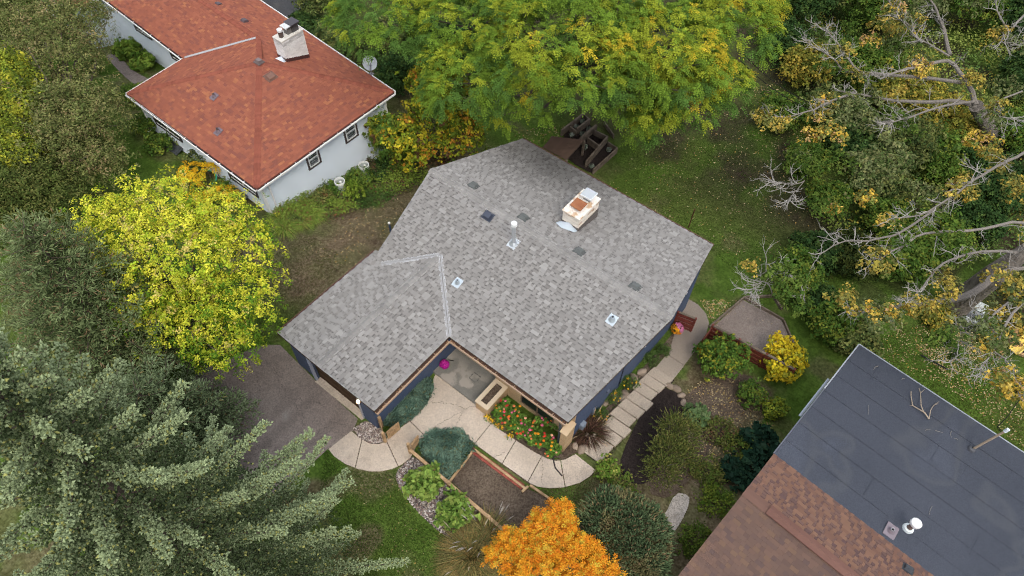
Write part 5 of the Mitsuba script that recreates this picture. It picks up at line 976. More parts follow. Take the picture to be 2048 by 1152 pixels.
# --- wood and shrubs behind
rg = np.random.default_rng(65)
DK = [((.032, .068, .022), 1.2), ((.055, .105, .032), 1), ((.085, .14, .036), .5)]; MG = [((.07, .135, .026), 1), ((.12, .195, .036), 1), ((.20, .24, .04), .4)]; YO = [((.25, .25, .045), 1), ((.42, .33, .06), .8), ((.14, .165, .035), .8)]; OV = [((.115, .155, .048), 1), ((.19, .215, .068), .8), ((.06, .095, .032), .8)]; YB = [((.50, .44, .04), 1), ((.30, .32, .035), .9), ((.12, .17, .025), .8), ((.42, .22, .04), .25)]; RB = [((.085, .042, .026), 1), ((.055, .045, .02), 1), ((.15, .08, .04), .4)]
SHR = [  # photo position, radius, height, palette, label
 (650, 40, 1.9, 3.4, OV, 'grey green tall shrub behind the black tarp by the red roof'), (690, 120, 1.7, 2.6, OV, 'dull green shrub hugging the back eave behind the white chimney'), (615, 70, 1.2, 1.4, DK, 'dark round leaved shrub beside the white chimney back eave'), (700, 185, 1.1, 1.2, RB, 'reddish brown bare looking shrub behind the satellite dish'), (770, 120, 1.5, 3.0, OV, 'green shrub right behind the satellite dish'), (800, 195, 1.4, 3.0, DK, 'dark green shrub at the right end of the red roof'), (840, 160, 1.2, 2.4, MG, 'mid green sapling between the red roof and the great tree'), (850, 100, 1.7, 2.2, DK, 'dark shrub deep in the gap left of the great tree'), (940, 110, 1.8, 1.8, DK, 'dark shrub under the gap in the great tree'),
 ('p', -7.0, 8.3, .95, 4.6, MG, 'upright green sapling leaning over the white house window'), ('p', -6.9, 9.6, .9, 2.2, MG, 'green shrub below the upright sapling at the white wall'),
 (1585, 40, 2.6, 4.0, DK, 'dark green tree in the wood right of the great tree'), (1640, 10, 2.6, 4.5, OV, 'olive tree at the top edge in the wood'), (1560, 110, 1.8, 2.2, DK, 'dark shrub below the dark wood tree'), (1600, 170, 1.7, 2.8, YO, 'ochre and green shrub at the wood edge beside the overhead cable'), (1555, 250, 1.4, 1.8, MG, 'dark green and yellow shrub at the lawn corner below the bare branch'), (1650, 250, 1.8, 2.2, OV, 'green shrub under the left bare oak branches'), (1740, 60, 2.6, 4.2, MG, 'green wood tree with light leaves near the top edge'), (1820, 30, 2.4, 5.0, OV, 'pale green oak crown at the top edge'), (1720, 170, 2.1, 2.6, MG, 'green shrub beneath the upper bare limbs'), (1800, 230, 2.2, 2.6, YO, 'yellowish shrub in the middle of the wood'), (1870, 270, 2.1, 2.2, YO, 'yellow green shrub by the second grey trunk'), (1930, 60, 2.4, 4.6, MG, 'light green crown at the top edge right of the bare limbs'), (2030, 90, 2.6, 4.2, DK, 'dark green tree at the right edge near the top'), (1700, 310, 2.0, 1.8, DK, 'dark shrub row under the orange oak twigs'), (1780, 330, 2.0, 3.2, OV, 'grey green rounded shrub in the middle of the oak yard'), (1740, 390, 1.6, 2.6, OV, 'grey green shrub below the rounded one'), (1880, 350, 2.1, 2.2, MG, 'green shrub right of the rounded grey green shrubs'), (1960, 400, 2.2, 2.4, DK, 'dark shrub by the right oak limbs'), (2040, 300, 2.2, 2.6, MG, 'green shrub at the right edge of the wood'), (2040, 200, 2.2, 3.0, DK, 'dark shrub at the right edge above the wood'), (1600, 345, 1.2, 1.6, MG, 'green shrub patch where the lawn meets the oak'), (1640, 430, 1.2, 2.2, MG, 'green shrub with a yellow tuft at the lawn edge'), (1690, 530, 1.5, 1.5, [((.035, .055, .018), 1), ((.06, .075, .02), .8)], 'dark low spreading juniper under the oak'), (1620, 520, 1.3, 1.4, DK, 'dark shrub left of the low juniper'), (1790, 540, 1.7, 1.9, MG, 'leafy green shrub under the long low limb'), (1850, 500, 1.8, 2.0, MG, 'leafy green shrub left of the oak trunk'), (1570, 585, 1.25, 3.0, MG, 'green young oak at the head of the gravel pad'), (1620, 620, 1.0, 1.5, DK, 'dark ivy like shrub beside the gravel pad'), (1650, 660, 1.2, 1.8, MG, 'green shrub right of the gravel pad'), (1700, 690, 1.2, 1.2, OV, 'thin green shrub beyond the yellow shrub'), (1870, 640, .8, .7, YO, 'low yellow green weeds at the foot of the oak'), (2020, 600, 1.4, 3.4, OV, 'grey green leaves right of the oak trunk'), (1940, 460, 1.6, 1.6, DK, 'dark undergrowth behind the oak trunk'), (1760, 460, 1.4, 1.5, MG, 'green undergrowth under the forked bare limb'),
]
for q_ in SHR:
    if q_[0] == 'p': at_, (r, h, pl, lab) = (q_[1], q_[2]), q_[3:]
    else: at_, (r, h, pl, lab) = G(q_[0], q_[1]), q_[2:]
    bush('shrub', lab, 'shrub', at_, r, h, pl, rg, n=int(190*r*r+90), per=10, size=.18, cr=.25, group='shrubs and young trees round the yards')
# low undergrowth of the wood, too dense to count
UP = poly(GP("1540,150 1600,200 1660,330 1690,420 1640,480 1720,560 1830,560 1900,540 2048,520 2120,300 2060,-60 1540,-60")); x0, y0, x1, y1 = UP.bounds; pts = rg.uniform((x0, y0), (x1, y1), (5200, 2)); pp = prep(UP); pts = np.array([p for p in pts if pp.contains(Point(p))]); nv = meshkit.fbm(np.column_stack([pts*.35, pts[:, :1]*0]), 3, 3); P = np.column_stack([pts, tz(pts[:, 0], pts[:, 1])+.15+np.clip(nv-.35, 0, 1)*2.2]); per = 11; Q = np.repeat(P, per, 0)+rg.normal(0, 1, (len(P)*per, 3))*[.26, .26, .14]; C = np.where(nv[:, None] > .56, (.15, .19, .045), np.where(nv[:, None] > .42, (.085, .14, .034), (.045, .085, .026)))*rg.uniform(.7, 1.3, (len(P), 1)); C *= 1.35; sw = rg.random(len(P)) < .12; C[sw] = (.38, .32, .06); v, f, c = leaves(Q, np.tile([0, 0, 1.], (len(Q), 1)), .17, np.repeat(C, per, 0)*rg.uniform(.8, 1.2, (len(Q), 1)), rg, up=.5, ratio=.6); emit(struct('undergrowth', 'stuff', 'mixed green undergrowth covering the floor of the wood'), v, f, c, 'leafy')
# grape vine turning yellow over the fence
vb_ = [(*G(880, 225, 1.2), 1.7, 1.5, 1.2), (*G(800, 275, .8), 1.3, 1.1, 1.), (*G(925, 265, .4), 1.3, 1., 1.), (*G(850, 165, 1.8), 1.1, 1., .9), (*G(900, 180, 1.4), 1., .9, .9), (*G(825, 310, -.3), .9, .8, .7), (*G(900, 290, 0), 1.0, .8, .8), (*G(760, 262, .8), .6, .6, .5)]
k = thing('grape_vine', 'tangled vine with yellow green and orange leaves between the red roof and the grey roof', 'vine'); P_, D_ = crown(k+'__foliage', vb_, 1300, 11, .24, .17, [((.46, .40, .035), 1.2), ((.24, .30, .03), 1.1), ((.10, .15, .02), .9), ((.45, .22, .035), .28), ((.10, .06, .03), .35)], rg, lo=.55, ratio=.8, up=.5)
mb = MB(); limbs(mb, GZ(G(880, 280)), list(P_[::40]), .05, rg, (.20, .16, .12), fork=.3); mb.out(k+'__stem')
bush('shrub', 'reddish brown low shrub below the yellow vine', 'shrub', G(880, 325), 1.0, .9, RB, rg, n=150, per=8, size=.12, group='shrubs and young trees round the yards')

# --- oak: bare grey limbs, twigs, a few leafy tufts
rg = np.random.default_rng(66); k = thing('oak_tree', 'old oak with thick furrowed trunk and bare pale grey limbs on the right', 'tree'); bark = MB(); pale = MB()
base = GZ(G(1900, 618)); fork = np.array(G(1995, 545, 2.3)); c2 = GZ(G(1995, 285)); f2 = np.array(G(1952, 212, 1.6))
mbx = MB(); mbx.tube([base-[0, 0, .4], base+[0, 0, .15], base+(fork-base)*.35, base+(fork-base)*.75, fork, fork+[.3, .4, 1.6]], [.95, .75, .60, .54, .50, .3], n=14); v, f, c = mbx.arr(); emit(k+'__trunk', v, f, None, 'bark')
LIM = [("1990,548 1946,590 1859,607 1807,610 1752,614 1703,631", 2.2, 3.0, .26), ("1995,545 2090,535 2100,508 2048,506 1980,503 1925,510 1880,530 1850,570 1812,606", 3.0, 4.6, .13), ("2120,270 2060,300 2010,325 1967,350 1929,374 1891,402 1842,430 1783,437", 4.6, 5.2, .11), ("2100,470 2048,440 1950,460 1842,468 1807,489 1773,510 1745,527", 3.6, 4.4, .11), ("1929,374 1800,470 1762,475 1724,482 1668,489 1634,513", 4.2, 4.4, .08), ("2090,560 2050,580 2010,610 1967,642 1918,673 1911,697 1901,725", 4.2, 5.2, .09), ("2090,560 2048,600 2009,659 1988,701 1971,725 1960,750", 4.4, 5.4, .09), ("1988,701 2010,720 2030,745 2040,775", 5.2, 5.5, .04), ("1953,215 1936,167 1901,115 1845,132 1804,139 1759,160", 3.2, 5.6, .19), ("1953,215 1915,201 1842,205 1772,198 1720,186 1675,181", 3.0, 4.8, .17), ("1936,167 1800,150 1731,149 1682,139 1668,118 1609,83", 4.0, 6.0, .13), ("1731,149 1710,139 1686,101 1665,69 1637,54", 5.0, 6.2, .09), ("1950,205 1911,208 1859,219 1807,240 1766,247", 3.4, 4.8, .11), ("1700,190 1654,205 1627,222 1592,229 1526,236", 4.6, 4.8, .09), ("1901,115 1890,60 1870,20 1850,-20", 4.6, 6.4, .15), ("1840,85 1825,60 1790,20 1765,-10", 5.4, 6.4, .10), ("1901,115 1860,90 1830,70 1800,40", 5.0, 6.0, .07), ("2060,20 2030,50 2015,65 2000,90 2040,85", 6.0, 6.4, .09), ("2015,65 1995,20 1985,-10", 6.2, 6.6, .06), ("1500,555 1530,545 1560,540 1600,565", 4.0, 3.4, .03), ("1545,590 1530,560 1510,575 1500,585", 3.6, 4.0, .025), ("1610,360 1590,372 1560,366 1540,364", 4.4, 4.6, .03), ("1610,360 1590,385 1572,402", 4.4, 4.6, .025), ("1850,215 1810,225 1790,240 1760,246", 4., 4.6, .05), ("2048,180 2000,200 1985,215 2000,235 2040,240", 4.6, 5., .06)]
tips, TUFT = [], []
def twig(mb, p, d, L, r, lev):
    m = 5; d = unit(d); w = rg.normal(0, 1, 3); w -= d*(w@d); pts = [p]
    for i in range(m): d = unit(d+rg.normal(0, .20, 3)+[0, 0, .04]); pts.append(pts[-1]+d*L/m)
    mb.tube(pts, np.linspace(r, r*.35, m+1), np.array((.37, .352, .335))*rg.uniform(.75, 1.2), 4 if lev else 5); tips.append(pts[-1])
    if lev < 2:
        for i in range(rg.integers(2, 5) if lev == 0 else rg.integers(1, 4)): j = rg.integers(1, m); w = rg.normal(0, 1, 3)*[1, 1, .6]; twig(mb, pts[j], unit(d*.8+unit(w)*.9), L*rg.uniform(.4, .7), r*.55, lev+1)
for s, z0, z1, r in LIM:
    w = [tuple(map(float, q.split(','))) for q in s.split()]; z = np.linspace(z0, z1, len(w)); P = np.array([G(a, b, float(c)) for (a, b), c in zip(w, z)]); t = np.linspace(0, 1, len(P)); tt = np.linspace(0, 1, 3*len(P)); P = np.stack([np.interp(tt, t, P[:, i]) for i in range(3)], 1); P[1:-1] += rg.normal(0, .055, (len(P)-2, 3)); P = (P+np.vstack([P[:1], P[:-1]])+np.vstack([P[1:], P[-1:]]))/3
    g = np.array((.215, .195, .178))*rg.uniform(.85, 1.15); pale.tube(P, np.linspace(r*.74, max(.018, r*.2), len(P)), g, 7); m = len(P)
    for j in range(m//4, m):
        d = P[min(j+1, m-1)]-P[max(j-1, 0)]
        for _ in range(int(rg.random() < .55+.4*j/m)+int(rg.random() < .6*j/m)): w_ = rg.normal(0, 1, 3)*[1, 1, .5]; twig(pale, P[j], unit(unit(d)*.7+unit(w_)*.8), rg.uniform(.5, 1.15)*(1.2-.4*j/m), .022, 0)
    twig(pale, P[-1], P[-1]-P[-2], .8, .018, 0); TUFT += [(*(P[j]+rg.normal(0, .35, 3)*[1, 1, .4]-[0, 0, .15]), rg.uniform(.35, .75), int(rg.choice(4, p=[.22, .36, .36, .06]))) for j in rg.integers(m//2, m, 2) if not (P[j][0] < 16 and P[j][1] < 16)]
pale.out(k+'__limb'); labels[k+'__limb'] = {'label': 'bare pale grey limbs and twigs of the oak', 'kind': 'stuff'}
mb = MB(); mb.tube([c2-[0, 0, .3], c2+(f2-c2)*.5, f2], [.5, .42, .36], n=12); v, f, c = mb.arr(); k2 = thing('bare_oak', 'second thick grey oak trunk leaning at the upper right edge', 'tree'); emit(k2+'__trunk', v, f, None, 'bark')
OAK = [(1650, 205, .55, 3), (1655, 270, .95, 3), (1622, 275, .6, 3), (1640, 235, .7, 2), (1700, 230, 1.2, 1), (1735, 245, .8, 1), (1770, 60, 1., 2), (1740, 85, .6, 3), (1790, 95, .8, 1), (1800, 20, 1.1, 1), (1860, 15, 1.0, 1), (1945, 165, .8, 2), (1960, 285, .9, 3), (1985, 320, .8, 2), (1700, 55, .6, 0), (1610, 330, .9, 0), (1600, 315, .5, 1), (1780, 320, 1.2, 1), (1750, 350, .9, 1), (1720, 375, .8, 1), (1640, 420, .8, 0), (1662, 412, .4, 3), (1775, 447, .5, 3), (1735, 400, .6, 3), (1870, 400, .8, 1), (1920, 380, .6, 3), (1570, 560, .9, 0), (1590, 605, .7, 0), (1502, 533, .35, 2), (1738, 628, .55, 3), (1792, 630, .55, 3), (1765, 650, .6, 1), (1690, 600, .6, 2), (1850, 615, .6, 2), (2010, 570, .95, 2), (2000, 640, .8, 2), (2035, 610, 1., 1), (2020, 670, .6, 3), (2020, 180, .8, 1), (2040, 380, .9, 2), (1905, 480, .7, 0), (1830, 380, .6, 1), (1800, 100, .9, 0), (1680, 330, .8, 0), (1720, 330, .8, 1)]
pal4 = [[((.055, .10, .02), 1), ((.10, .15, .03), 1)], [((.13, .155, .065), 1), ((.19, .21, .085), .8), ((.075, .11, .035), .9)], [((.30, .25, .055), 1), ((.16, .17, .05), .9), ((.45, .33, .07), .5)], [((.52, .36, .06), 1), ((.58, .43, .10), .7), ((.46, .29, .13), .4), ((.17, .19, .05), 1.1)]]
for kind in range(4):
    bl = [(*G(x, y, 4.2), r*.95, r*.9, r*.55) for x, y, r, t in OAK if t == kind]+[(x, y, z, r, r, r*.6) for x, y, z, r, t in TUFT if t == kind]; kk = part(k, 'foliage'); crown(kk, bl, int(sum(b[3]**2 for b in bl)*85), 9, .2, .15, pal4[kind], rg, lo=.2, ratio=.6, up=.4)
    labels[kk] = {'label': ('dark green', 'pale grey green', 'yellow green', 'orange yellow')[kind]+' leaf tufts of the oak', 'kind': 'stuff'}

# --- orange tree, globe arborvitae and shrubs in front
rg = np.random.default_rng(67); k = thing('orange_tree', 'small tree with blazing orange leaves at the bottom edge', 'tree')
ob = [(*G(1105, 1072, 1.8), .95, .85, .8), (*G(1120, 1028, 2.2), .42, .42, .45), (*G(1020, 1105, 1.7), .75, .7, .6), (*G(1150, 1120, 1.8), .9, .9, .7), (*G(1080, 1135, 2.0), .9, .8, .7), (*G(1195, 1140, 1.5), .6, .6, .5), (*G(1060, 1090, 1.9), .6, .6, .5)]
P, D, t = clumps(ob, 620, rg, lo=.45); per = 7; Q = np.repeat(P, per, 0); n = len(Q); Q = Q+np.repeat(D*rg.exponential(.07, (len(P), 1)), per, 0); DD = unit(np.repeat(D, per, 0)*.5+rg.normal(0, .8, (n, 3))*[1, 1, .6]); low = np.clip((1.45-Q[:, 2])*1.1+rg.normal(0, .2, n), 0, 1)[:, None]; C = pick([(.66, .27, .022), (.70, .36, .035), (.62, .20, .02), (.55, .40, .05)], [3, 2, 1.5, 1], n, rg); C = C+(np.array((.16, .19, .03))-C)*(low > .62)
v, f, c = fronds(Q+rg.normal(0, .06, Q.shape), DD, .16, .25, 7, .115, C, rg, w=.34); emit(k+'__crown', v, f, c, 'leafy'); mb = MB(); limbs(mb, GZ(G(1120, 1145)), [b[:3] for b in ob]+list(P[::40]), .06, rg, (.25, .22, .2), fork=.3, rend=.006); mb.out(k+'__trunk')
k = thing('globe_arborvitae', 'broad rounded grey green evergreen right of the orange tree', 'shrub'); ab = [(*G(1250, 1075, .9), 1.75, 1.6, 1.2), (*G(1210, 1030, 1.), .9, .9, .8), (*G(1290, 1060, 1.), .9, .9, .8), (*G(1280, 1130, .9), 1., 1., .9), (*G(1200, 1090, .9), .8, .9, .8)]
P, D, t = clumps(ab, 11000, rg, lo=.70, up=-.2); P = P+(meshkit.fbm(P*2.4, 2, 4)[:, None]-.5)*.5*D; n = len(P); tone = meshkit.fbm(P*1.6, 3, 8)[:, None]; C = np.where(tone > .56, (.215, .20, .095), np.where(tone > .44, (.15, .205, .10), (.095, .145, .07)))*rg.uniform(.75, 1.25, (n, 1)); sw = rg.random(n) < .10; C[sw] = (.27, .20, .11)
v, f, c = shoots(P, unit(D+rg.normal(0, .45, (n, 3))+[0, 0, .3]), .19*rg.uniform(.5, 1.5, (n, 1)), .030, C*.5, C, rg); emit(k+'__foliage', v, f, c); mb = MB(); limbs(mb, GZ(G(1255, 1095)), list(P[::900]), .06, rg, fork=.2); mb.out(k+'__stem')
def low_juniper(label, P0, h, n, rg):
    """prostrate juniper: shoots over a mound inside an outline"""
    k = thing('creeping_juniper', label, 'shrub'); x0, y0, x1, y1 = P0.bounds; pts = rg.uniform((x0, y0), (x1, y1), (n*3, 2)); pp = prep(P0); pts = np.array([p for p in pts if pp.contains(Point(p))])[:n]; e = np.array([P0.exterior.distance(Point(p)) for p in pts]); kp = (e > .14) | (rg.random(len(pts)) < .45+.5*(meshkit.fbm(np.column_stack([pts*2.5, pts[:, :1]*0]), 2, 1) > .5)); pts, e = pts[kp], e[kp]; pts = pts+rg.normal(0, .05, pts.shape)*(e < .2)[:, None]; z = h*np.minimum(1, (e+.04)/.45)**.6*(.55+.6*meshkit.fbm(np.column_stack([pts*1.6, e*0]), 3, 4))
    P = np.column_stack([pts, tz(pts[:, 0], pts[:, 1])+z+.03]); m = len(P); tone = meshkit.fbm(P*2.2, 3, 2)[:, None]; C = np.where(tone > .5, (.155, .245, .185), (.095, .165, .125))*rg.uniform(.6, 1.4, (m, 1)); sw = rg.random(m) < .06; C[sw] = (.20, .19, .08)
    a = meshkit.fbm(P*1.1, 2, 6)*12; D = np.stack([np.cos(a), np.sin(a), .5+0*a], 1)+rg.normal(0, .45, (m, 3)); v, f, c = shoots(P, D, .17*rg.uniform(.6, 1.3, (m, 1)), .024, C*.6, C, rg); emit(k+'__foliage', v, f, c); mb = MB()
    c0 = P.mean(0)*[1, 1, 0]
    for q in P[::max(1, m//14)]: mb.tube([c0+[0, 0, .03], (c0+q)/2, q-[0, 0, .05]], [.02, .015, .008], (.12, .09, .07), 4)
    mb.out(k+'__stem'); return k
low_juniper('strip of blue green creeping juniper along the navy garage wall', smooth_poly(GP("752,846 800,798 845,757 862,756 867,772 860,795 842,818 812,845 800,856 780,858"), 1), .34, 7500, rg)
low_juniper('rounded blue green creeping juniper beside the pale rail and bare soil bed', smooth_poly(GP("836,890 850,874 876,863 908,860 934,872 948,890 944,902 902,958 888,952 850,922"), 1), .38, 8500, rg)

# --- flower bed of zinnias
rg = np.random.default_rng(68); ZB = poly(GP("972,812 985,790 1010,798 1060,838 1090,855 1125,880 1140,905 1120,918 1098,908 1060,892 1020,865 990,842"))
FC = [(.75, .17, .03), (.70, .05, .04), (.72, .12, .30), (.75, .32, .03), (.80, .42, .28), (.60, .03, .05), (.74, .20, .10)]
zp = [G(*q) for q in ((978, 806), (990, 800), (1003, 803), (985, 815), (998, 818), (1012, 815), (1026, 822), (990, 830), (1004, 832), (1018, 832), (1032, 834), (1045, 842), (1000, 845), (1014, 846), (1028, 848), (1042, 853), (1056, 852), (1020, 858), (1034, 862), (1048, 866), (1062, 864), (1076, 868), (1040, 875), (1054, 878), (1068, 880), (1082, 880), (1096, 882), (1062, 889), (1078, 892), (1092, 893), (1106, 891), (1102, 903), (1112, 908), (1118, 898), (1098, 912), (1108, 858), (1090, 850), (1076, 848))]
hue = ('orange', 'red', 'pink', 'golden', 'salmon', 'crimson', 'coral')
for i, p in enumerate(zp):
    j = i % 7; p = GZ((max(p[0], 8.0), p[1])); k = thing('zinnia', f'leafy zinnia plant with {hue[j]} flowers in the bed before the tan wall', 'flower', 'zinnias in the bed before the tan wall'); h = rg.uniform(.42, .68); n = 95; d = unit(rg.normal(0, 1, (n, 3))*[1, 1, .7]); d[:, 2] = abs(d[:, 2])*1.1-.15
    P = p+[0, 0, h*.52]+d*[.21, .21, h*.45]*rg.uniform(.35, 1, (n, 1)); v, f, c = leaves(P, d, .125, pick([(.12, .23, .04), (.18, .31, .06), (.07, .15, .025)], [1.2, 1, .7], n, rg), rg, ratio=.5); emit(k+'__foliage', v, f, c, 'leafy')
    for q in range(int(rg.integers(1, 4))):
        c0 = p+[rg.normal(0, .14), rg.normal(0, .14), h+rg.uniform(-.06, .1)]; r_ = rg.uniform(.04, .062); a = np.arange(9)*.698+rg.uniform(0, 1); ring = c0+np.stack([np.cos(a)*r_, np.sin(a)*r_, -.012+0*a], 1); mid = c0+[0, 0, .014]; v = np.vstack([[mid], ring]); f = [[0, 1+i_, 1+(i_+1) % 9] for i_ in range(9)]; fc = np.array(FC[j])*rg.uniform(.8, 1.15); cc = np.vstack([[fc*.6+np.array((.25, .16, .01))*.4], np.tile(np.clip(fc, 0, .85), (9, 1))]); emit(part(k, 'flower'), v, np.array(f), cc)
for i, q in enumerate(((975, 838), (984, 844), (995, 852), (1020, 876), (1022, 868), (1008, 858))): 
    p = GZ(G(*q)); k = thing('marigold', 'low plant with small yellow flowers at the walk edge of the flower bed', 'flower', 'yellow flowers along the walk edge'); n = 50; d = unit(rg.normal(0, 1, (n, 3))); v, f, c = leaves(p+[0, 0, .1]+d*[.14, .14, .1], d, .07, pick([(.08, .16, .03), (.12, .2, .04)], [1, 1], n, rg), rg); emit(k+'__foliage', v, f, c, 'leafy'); n = 16; v, f, c = leaves(p+[0, 0, .19]+rg.normal(0, .08, (n, 3))*[1, 1, .3], np.tile([0, 0, 1.], (n, 1)), .06, pick([(.75, .48, .03), (.72, .36, .02)], [1, 1], n, rg), rg, up=.9, ratio=.9, spread=.2); emit(k+'__bloom', v, f, c); stuff(k+'__bloom')
# --- hydrangea-like shrubs in the stone bed, grasses
LG = [((.17, .26, .055), 1), ((.24, .33, .075), 1), ((.09, .16, .03), .8)]
bush('leafy_shrub', 'upper light green large leaved shrub in the stone bed', 'shrub', G(848, 975), .72, .75, LG, rg, n=190, per=5, size=.21, cr=.15, ratio=.6, up=.65); bush('leafy_shrub', 'lower light green large leaved shrub in the stone bed', 'shrub', G(912, 1030), .78, .75, LG, rg, n=210, per=5, size=.19, cr=.15, ratio=.55, up=.65)
TAN = [((.30, .235, .10), 1), ((.20, .19, .07), 1), ((.42, .29, .11), .7), ((.15, .17, .06), .7)]
grass_tuft('fountain_grass', 'wide arching tan and green grass clump left of the orange tree', 'ornamental grass', G(945, 1118), 1.35, 1.25, 8000, TAN, rg, w=.007, spread=.8, bend=1.25, plumes=10); grass_tuft('fountain_grass', 'green and tan grass clump beside the low shrub and pale rail', 'ornamental grass', G(975, 1075), .8, 1.1, 900, TAN, rg, w=.014, spread=.9, bend=.8, plumes=26, plume_c=(.34, .31, .28))
grass_tuft('purple_grass', 'dark brown purple fountain grass at the house corner by the steps', 'ornamental grass', G(1175, 868), .7, .95, 1100, [((.085, .045, .035), 1), ((.14, .08, .055), 1), ((.05, .05, .02), .6)], rg, w=.013, spread=1.0, bend=.85, plumes=16, plume_c=(.42, .30, .20))
# --- mums
def mum(name, label, at, r, cols, pot=(.03, .03, .03), other=None):
    k = thing(name, label, 'flower pot'); p = np.asarray(at, float); mb = MB(); mb.add(*lathe([(r*.42, 0), (r*.6, r*.6), (r*.66, r*.62), (r*.6, r*.66), (0, r*.55)], p, 14), pot); mb.out(k+'__pot'); n = 420; d = unit(rg.normal(0, 1, (n, 3))); d[:, 2] = np.abs(d[:, 2])*1.1-.25; d = unit(d); c0 = p+[0, 0, r*.95]
    v, f, c = leaves(c0+d*r*rg.uniform(.85, 1.02, (n, 1)), d, .075, pick(cols, [1]*len(cols), n, rg) if other is None else np.where((d@np.array([.45, .75, .45]) > .15)[:, None], pick([other], [1], n, rg), pick(cols, [1]*len(cols), n, rg)), rg, up=.1, ratio=.95, spread=.35); emit(k+'__bloom', v, f, np.clip(c, 0, .9)); m = 150; d = unit(rg.normal(0, 1, (m, 3))); v, f, c = leaves(c0+d*r*.82, d, .08, pick([(.05, .10, .02)], [1], m, rg), rg, up=.1); emit(k+'__foliage', v, f, c, 'leafy')
mum('potted_mum', 'round magenta chrysanthemum in a pot on the porch corner', (4.80, -.26, .15), .21, [(.42, .02, .26), (.55, .05, .36), (.30, .01, .18)])
p = GZ(G(1352, 664)); mum('potted_mum', 'round chrysanthemum half orange half pink before the short red fence', p, .32, [(.72, .30, .02), (.74, .40, .03), (.62, .22, .03)], other=(.60, .20, .36))
p = GZ(G(1402, 702)); mum('potted_mum', 'golden orange chrysanthemum beside the path at the end of the long red fence', p, .28, [(.62, .33, .03), (.55, .26, .03), (.40, .30, .04)])
# --- garden right of the steps
rg = np.random.default_rng(69)
BOT = [  # x, y, r, h, palette, n, leaf, name, label
 (1432, 735, 1.15, 1.9, [((.075, .15, .028), 1.2), ((.12, .20, .035), 1), ((.30, .30, .04), .35)], 420, .13, 'mock_orange', 'rounded green shrub with a yellow crown before the red fence'),
 (1557, 735, 1.15, 1.25, [((.62, .50, .03), 1.3), ((.55, .42, .03), 1), ((.34, .34, .04), .5)], 330, .17, 'yellow_shrub', 'bright yellow large leaved shrub at the far end of the red fence'),
 (1500, 800, .7, .9, MG, 130, .12, 'green_shrub', 'light green shrub below the yellow shrub'), (1545, 825, .6, .7, [((.26, .30, .035), 1), ((.12, .18, .03), 1)], 110, .13, 'green_shrub', 'yellow green small shrub near the flat roof corner'),
 (1388, 838, .55, .6, [((.09, .15, .06), 1), ((.13, .19, .08), 1)], 70, .2, 'kale', 'broad leaved grey green plant right of the dark mulch'), (1440, 870, .8, .45, [((.09, .12, .028), 1), ((.14, .14, .05), .8), ((.15, .09, .05), .4)], 130, .1, 'ground_cover', 'low thin ground cover patch in the middle of the slope'), (1480, 905, .9, .35, [((.10, .15, .03), 1), ((.17, .19, .04), .7)], 130, .1, 'ground_cover', 'low yellow green ground cover near the dark leaved plants'), (1410, 945, .8, .35, [((.10, .14, .03), 1), ((.17, .17, .05), .8)], 130, .1, 'ground_cover', 'low green ground cover below the loose juniper'), (1430, 1010, .9, .3, [((.085, .14, .022), 1), ((.15, .19, .03), .8)], 170, .09, 'ground_cover', 'bright low green ground cover left of the brown shingle eave'), (1390, 1085, .8, .3, [((.06, .10, .018), 1), ((.10, .14, .025), .8)], 150, .09, 'ground_cover', 'low green ground cover beside the crushed stone path'), (1215, 945, .55, .35, [((.13, .22, .035), 1), ((.20, .26, .05), .7), ((.35, .33, .1), .3)], 90, .12, 'weeds', 'bright green weeds at the foot of the steps'), (1250, 985, .7, .3, [((.10, .15, .03), 1), ((.2, .2, .06), .7)], 110, .11, 'weeds', 'yellowing weeds below the dark mulch bed'), (1560, 1090, .01, .01, MG, 1, .01, '', '')]
for x, y, r, h, pl, n, lf, nm, lab in BOT:
    if nm: bush(nm, lab, 'shrub' if 'shrub' in nm or nm == 'mock_orange' else 'plant', G(x, y), r, h, pl, rg, n=n, per=8, size=lf, cr=.17, ratio=.65, up=.5)
for x, y, r, lab in ((1512, 895, .95, 'upper patch of glossy dark green rosette plants beside the flat roof'), (1480, 945, .95, 'lower patch of glossy dark green rosette plants beside the brown shingles')): bush('bergenia', lab, 'plant', G(x, y), r, .75, [((.014, .036, .022), 1), ((.022, .052, .032), 1), ((.034, .07, .04), .5)], rg, n=130, per=7, size=.24, cr=.16, ratio=.75, up=.6)
k = thing('loose_juniper', 'loose upright olive green juniper right of the dark mulch bed', 'shrub'); jb = [(*G(1335, 905, .1), .6, .65, .9), (*G(1348, 862, .2), .5, .5, .8), (*G(1322, 945, .1), .6, .5, .75), (*G(1372, 872, .1), .5, .45, .7), (*G(1360, 915, 0), .5, .5, .6)]
P, D, t = clumps(jb, 4200, rg, lo=.4, up=-.2); n = len(P); P = P+D*[1, 1, .4]*rg.exponential(.14, (n, 1)); C = pick([(.16, .19, .05), (.115, .15, .042), (.23, .23, .075)], [1, 1, .6], n, rg); v, f, c = shoots(P, unit(D+rg.normal(0, .4, (n, 3))+[0, 0, .7]), .2*rg.uniform(.6, 1.3, (n, 1)), .02, C*.55, C, rg); emit(k+'__foliage', v, f, c); mb = MB(); limbs(mb, GZ(G(1345, 930)), list(P[::420]), .04, rg, fork=.2); mb.out(k+'__stem')
